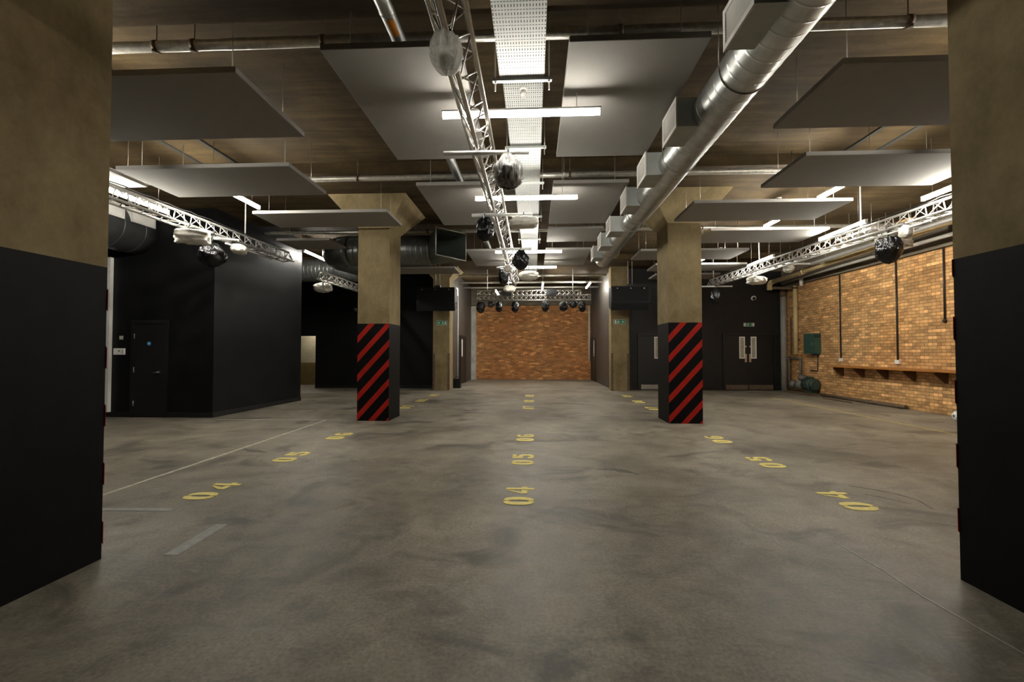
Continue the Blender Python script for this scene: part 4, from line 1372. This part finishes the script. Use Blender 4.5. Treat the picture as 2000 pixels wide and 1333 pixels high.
# pump set in the corner
r = thing('pump_set', 'old green and grey pump set with pipes standing by the brick wall corner', 'pump', (8.95, 15.6, 0))
bm = B(); box(bm, 8.75, 9.14, 15.0, 16.4, 0, 0.07); part('base_plate', bm, 'rust', r)
bm = B(); tube(bm, (8.94, 15.0, 0.34), (8.94, 15.42, 0.34), 0.2, 24); tube(bm, (8.94, 14.95, 0.34), (8.94, 15.0, 0.34), 0.14, 20, 0.19)
part('motor', bm, 'green_dark', r)
bm = B(); box(bm, 8.85, 9.05, 15.05, 15.38, 0.07, 0.2); part('motor_foot', bm, 'green_dark', r)
bm = B(); box(bm, 8.85, 9.0, 15.12, 15.3, 0.53, 0.6); part('terminal_box', bm, 'green_dark', r)
bm = B(); sphere(bm, (8.87, 15.66, 0.30), 0.16, 18, 12, (1, 0.85, 1)); part('pump_casing', bm, 'pump_grey', r)
bm = B(); sphere(bm, (8.92, 15.62, 0.54), 0.13, 18, 12, (1, 1, 0.9)); part('valve_body', bm, 'pump_grey', r)
bm = B(); sphere(bm, (8.9, 16.12, 0.30), 0.15, 18, 12, (1, 0.9, 1)); part('pump_casing', bm, 'pump_grey', r)
bm = B(); tube(bm, (8.9, 15.75, 0.3), (8.9, 16.05, 0.3), 0.06, 14); part('coupling_pipe', bm, 'pump_grey', r)
bm = B(); path(bm, [(8.98, 15.95, 0.35), (9.03, 15.95, 0.6), (9.06, 15.95, 1.1), (9.06, 15.95, 1.16), (9.06, 16.3, 1.18), (9.06, 16.75, 1.18)], 0.035, 12); part('delivery_pipe', bm, 'pump_grey', r)
bm = B(); path(bm, [(9.04, 16.62, 0.05), (9.04, 16.62, 1.25)], 0.05, 12); part('riser_pipe', bm, 'rust', r)
bm = B(); tube(bm, (8.9, 16.2, 0.14), (9.0, 16.62, 0.14), 0.035, 12); part('suction_pipe', bm, 'rust', r)
bm = B(); tube(bm, (9.04, 16.62, 1.12), (9.04, 16.62, 1.18), 0.08, 14); part('flange', bm, 'pump_grey', r)

r = thing('floor_pipe', 'old dark pipe lying on floor along the foot of the brick wall', 'pipe', (9.08, 13.2, 0))
bm = B(); tube(bm, (9.07, 11.6, 0.05), (9.07, 14.85, 0.05), 0.05, 14); part('pipe', bm, 'rust', r)
bm = B(); tube(bm, (9.07, 12.75, 0.05), (9.07, 12.87, 0.05), 0.058, 14); part('pipe_collar', bm, 'rust', r)
bm = B(); box(bm, 8.62, 8.68, 12.9, 14.1, 0.0, 0.03)
tag(centre(part('timber_batten', bm, 'rust')), 'thin brown batten lying on the floor beside the old pipe', 'batten')

# football
r = thing('football', 'worn black and white football on floor, half behind the near column', 'ball', (8.53, 9.6, 0))
bm = B(); bmesh.ops.create_icosphere(bm, subdivisions=4, radius=0.112, matrix=Matrix.Translation((8.53, 9.6, 0.112)))
for f in bm.faces: f.smooth = True
part('ball_skin', bm, 'white_plastic', r)
ico = bmesh.new(); bmesh.ops.create_icosphere(ico, subdivisions=1, radius=1.0)
rotm = Matrix.Rotation(0.9, 3, 'X') @ Matrix.Rotation(0.5, 3, 'Y')
for v in ico.verts:
    n_ = (rotm @ v.co).normalized()
    s_, u_ = frame_axes(n_)
    bm = B()
    c_ = Vector((8.53, 9.6, 0.112))
    mid = bm.verts.new(c_ + n_ * 0.1155)
    ring = [bm.verts.new(c_ + (n_ + (s_ * math.cos(2 * PI * k / 5) + u_ * math.sin(2 * PI * k / 5)) * 0.40).normalized() * 0.1137) for k in range(5)]
    for k in range(5):
        bm.faces.new((mid, ring[k], ring[(k + 1) % 5]))
    part('black_patch', bm, 'cable', r)
ico.free()

# ------------------------------------------------------------------ signs and wall fittings
def sign(label, x, y, z, w, h, arrow, lit=False):
    r = thing('exit_sign', label, 'sign', (x, y, z - h / 2), 'green emergency exit signs')
    bm = B(); box(bm, x - w / 2, x + w / 2, y - 0.012, y, z - h / 2, z + h / 2); pb = part('sign_board', bm, 'white_plastic', r)
    g = 0.06 if lit else 0.008
    bm = B(); box(bm, x - w / 2 + g, x + w / 2 - g, y - 0.014, y - 0.012, z - h / 2 + 0.008, z + h / 2 - 0.008); part('green_field', bm, 'exit_green', pb)
    yy = y - 0.0145
    mt = Matrix(((1, 0, 0, x), (0, 0, -1, yy), (0, 1, 0, z), (0, 0, 0, 1)))
    s = -1 if arrow == 'left' else 1
    bm = B()   # running figure
    q = -s * w * 0.10
    def P(pts): poly(bm, [(q + s * a * h, b_ * h) for a, b_ in pts] if s > 0 else [(q + s * a * h, b_ * h) for a, b_ in pts][::-1], 0.001, mt)
    P([(0.02, 0.24), (0.12, 0.24), (0.12, 0.36), (0.02, 0.36)])
    P([(-0.10, -0.05), (0.04, -0.05), (0.10, 0.20), (-0.06, 0.20)])
    P([(0.02, -0.05), (0.22, -0.12), (0.22, -0.32), (0.14, -0.32), (0.14, -0.18), (-0.06, -0.10)])
    P([(-0.10, -0.05), (0.0, -0.05), (-0.16, -0.34), (-0.30, -0.34), (-0.28, -0.26)])
    P([(0.06, 0.18), (0.26, 0.04), (0.22, -0.02), (0.04, 0.10)])
    P([(-0.06, 0.20), (-0.26, 0.08), (-0.24, 0.0), (-0.05, 0.10)])
    part('running_figure', bm, 'white_plastic', pb)
    bm = B()   # arrow and doorway
    q = s * w * 0.26
    P([(-0.22, -0.06), (0.02, -0.06), (0.02, -0.26), (0.30, 0.0), (0.02, 0.26), (0.02, 0.06), (-0.22, 0.06)])
    q = -s * w * 0.33
    P([(-0.2, -0.36), (0.16, -0.36), (0.16, 0.36), (-0.2, 0.36)])
    part('arrow', bm, 'white_plastic', pb)
sign('green exit sign on the unpainted column beside the blank black wall', -3.38, 16.57, 2.47, 0.40, 0.16, 'left')
sign('green exit sign on the unpainted column near the kick plate door', 3.08, 16.57, 2.49, 0.42, 0.16, 'right')
sign('small green exit sign fixed above the double doors', 7.86, 17.05, 2.40, 0.38, 0.13, 'right', True)

r = thing('dome_camera', 'white dome camera high on the black wall above the double doors', 'camera', (8.02, 17.0, 3.3))
bm = B(); tube(bm, (8.02, 17.05, 3.37), (8.02, 16.98, 3.37), 0.085, 20); part('wall_mount', bm, 'white_plastic', r)
bm = B(); sphere(bm, (8.02, 16.97, 3.355), 0.06, 16, 10); part('camera_dome', bm, 'dark_void', r)
r = thing('dome_camera', 'small dark lensed camera high on the blank black wall', 'camera', (-6.7, 17.35, 3.0))
bm = B(); tube(bm, (-6.95, 17.4, 3.05), (-6.95, 17.33, 3.05), 0.06, 16); part('wall_mount', bm, 'grey_pipe', r)
bm = B(); sphere(bm, (-6.95, 17.31, 3.04), 0.045, 14, 8); part('camera_dome', bm, 'dark_void', r)

r = thing('light_switch', 'small cream light switch on the black wall above the white panel', 'switch', (-8.91, 9.41, 1.66))
bm = B(); box(bm, -8.95, -8.87, 9.408, 9.42, 1.67, 1.75); part('switch_plate', bm, 'dirty_white', r)
bm = B(); box(bm, -8.925, -8.915, 9.403, 9.408, 1.69, 1.73); box(bm, -8.905, -8.895, 9.403, 9.408, 1.69, 1.73); part('rocker', bm, 'dirty_white', r)
r = thing('control_panel', 'white control panel box on black wall beside the black door', 'control panel', (-8.935, 9.40, 1.34))
bm = B(); box(bm, -9.06, -8.81, 9.385, 9.42, 1.34, 1.48)
bmesh.ops.bevel(bm, geom=bm.edges[:], offset=0.006, segments=2, affect='EDGES'); part('panel_case', bm, 'white_plastic', r)
bm = B(); tube(bm, (-8.925, 9.385, 1.425), (-8.925, 9.375, 1.425), 0.014, 12); part('key_switch', bm, 'fixture', r)
bm = B(); box(bm, -8.86, -8.845, 9.382, 9.385, 1.37, 1.45); part('indicator_strip', bm, 'grey_pipe', r)

r = thing('stage_conduit', 'thin white conduit with a white box on the stage wall beside the far column', 'conduit', (-3.18, 18.6, 0))
bm = B(); tube(bm, (-3.182, 18.9, 0.0), (-3.182, 18.9, 3.75), 0.016, 8); part('conduit', bm, 'white_paint', r)
bm = B(); box(bm, -3.198, -3.10, 18.1, 18.5, 3.7, 4.0); part('junction_box', bm, 'white_paint', r)
r = thing('corner_pipe', 'slim white upright pipe at the edge of the back brick wall', 'pipe', (2.80, 23.22, 0.95))
bm = B(); tube(bm, (2.80, 23.22, 0.95), (2.80, 23.22, 3.76), 0.04, 12); part('pipe', bm, 'white_paint', r)
for z in (1.1, 2.4, 3.6):
    bm = B(); box(bm, 2.75, 2.85, 23.26, 23.299, z, z + 0.04); part('wall_mount', bm, 'white_paint', r)

# speakers
def speaker(x0, x1, y, label):
    cx = (x0 + x1) / 2
    r = thing('hanging_speaker', label, 'speaker', (cx, y, 2.8), 'hanging black speakers')
    bm = B(); box(bm, x0, x1, y, y + 0.55, 3.06, 3.62)
    bmesh.ops.bevel(bm, geom=bm.edges[:], offset=0.015, segments=2, affect='EDGES'); part('upper_cabinet', bm, 'speaker', r)
    bm = B(); box(bm, x0 + 0.05, x1 - 0.05, y - 0.012, y, 3.10, 3.58); part('upper_grille', bm, 'mesh_black', r)
    mt = Matrix.Translation((cx, y + 0.02, 3.05)) @ Matrix.Rotation(0.25, 4, 'X')
    bm = B(); box(bm, -(x1 - x0) / 2, (x1 - x0) / 2, 0, 0.5, -0.25, 0.0, mt)
    bmesh.ops.bevel(bm, geom=bm.edges[:], offset=0.012, segments=2, affect='EDGES'); part('lower_cabinet', bm, 'speaker', r)
    bm = B(); box(bm, -(x1 - x0) / 2 + 0.05, (x1 - x0) / 2 - 0.05, -0.012, 0, -0.22, -0.03, mt); part('lower_grille', bm, 'mesh_black', r)
    for x in (cx - 0.04, cx + 0.10):
        bm = B(); tube(bm, (x, y + 0.25, 3.62), (x, y + 0.25, Z_LO + 0.002), 0.012, 8); part('suspension_rod', bm, 'grey_pipe', r)
    bm = B(); box(bm, cx - 0.07, cx + 0.13, y + 0.2, y + 0.3, 3.62, 3.72); part('fly_bracket', bm, 'fixture', r)
    for x in (x0 + 0.2, cx, x1 - 0.2):
        bm = B(); tube(bm, (x, y - 0.004, 3.54), (x, y - 0.016, 3.54), 0.018, 10); part('bolt', bm, 'steel', r)
speaker(-4.04, -2.71, 15.4, 'wide black speaker hanging in front of the unpainted column by the blank black wall')
speaker(2.60, 3.89, 15.4, 'wide black speaker hanging in front of the unpainted column near the single door')

r = thing('equipment_case', 'small dark case standing on the floor behind the unpainted column, alcove side', 'case', (-2.98, 17.6, 0))
bm = B(); box(bm, -3.12, -2.85, 17.5, 17.75, 0.0, 0.36); part('case_body', bm, 'speaker', r)
bm = B(); path(bm, [(-3.05, 17.6, 0.36), (-3.05, 17.6, 0.44), (-2.93, 17.6, 0.44), (-2.93, 17.6, 0.36)], 0.012, 8); part('case_handle', bm, 'fixture', r)

# ------------------------------------------------------------------ camera, world, view
cam = bpy.data.cameras.new('camera')
cam.lens = 889 / 2000 * 36
cam.sensor_width = 36
cam.clip_start = 0.05
co = bpy.data.objects.new('camera', cam)
COL.objects.link(co)
co.location = CAM
yaw = math.atan(43 / 889)
pitch = math.atan(21.5 / 889)
co.rotation_euler = (PI / 2 + pitch, 0, yaw)
SC.camera = co

w = bpy.data.worlds.new('world')
w.use_nodes = True
bg = w.node_tree.nodes.get('Background')
bg.inputs[0].default_value = (0.0, 0.0, 0.0, 1)
bg.inputs[1].default_value = 0.0
SC.world = w

SC.view_settings.view_transform = 'Standard'
SC.view_settings.look = 'None'
SC.view_settings.gamma = 1.0
SC.view_settings.use_curve_mapping = False
SC.view_settings.exposure = 1.98
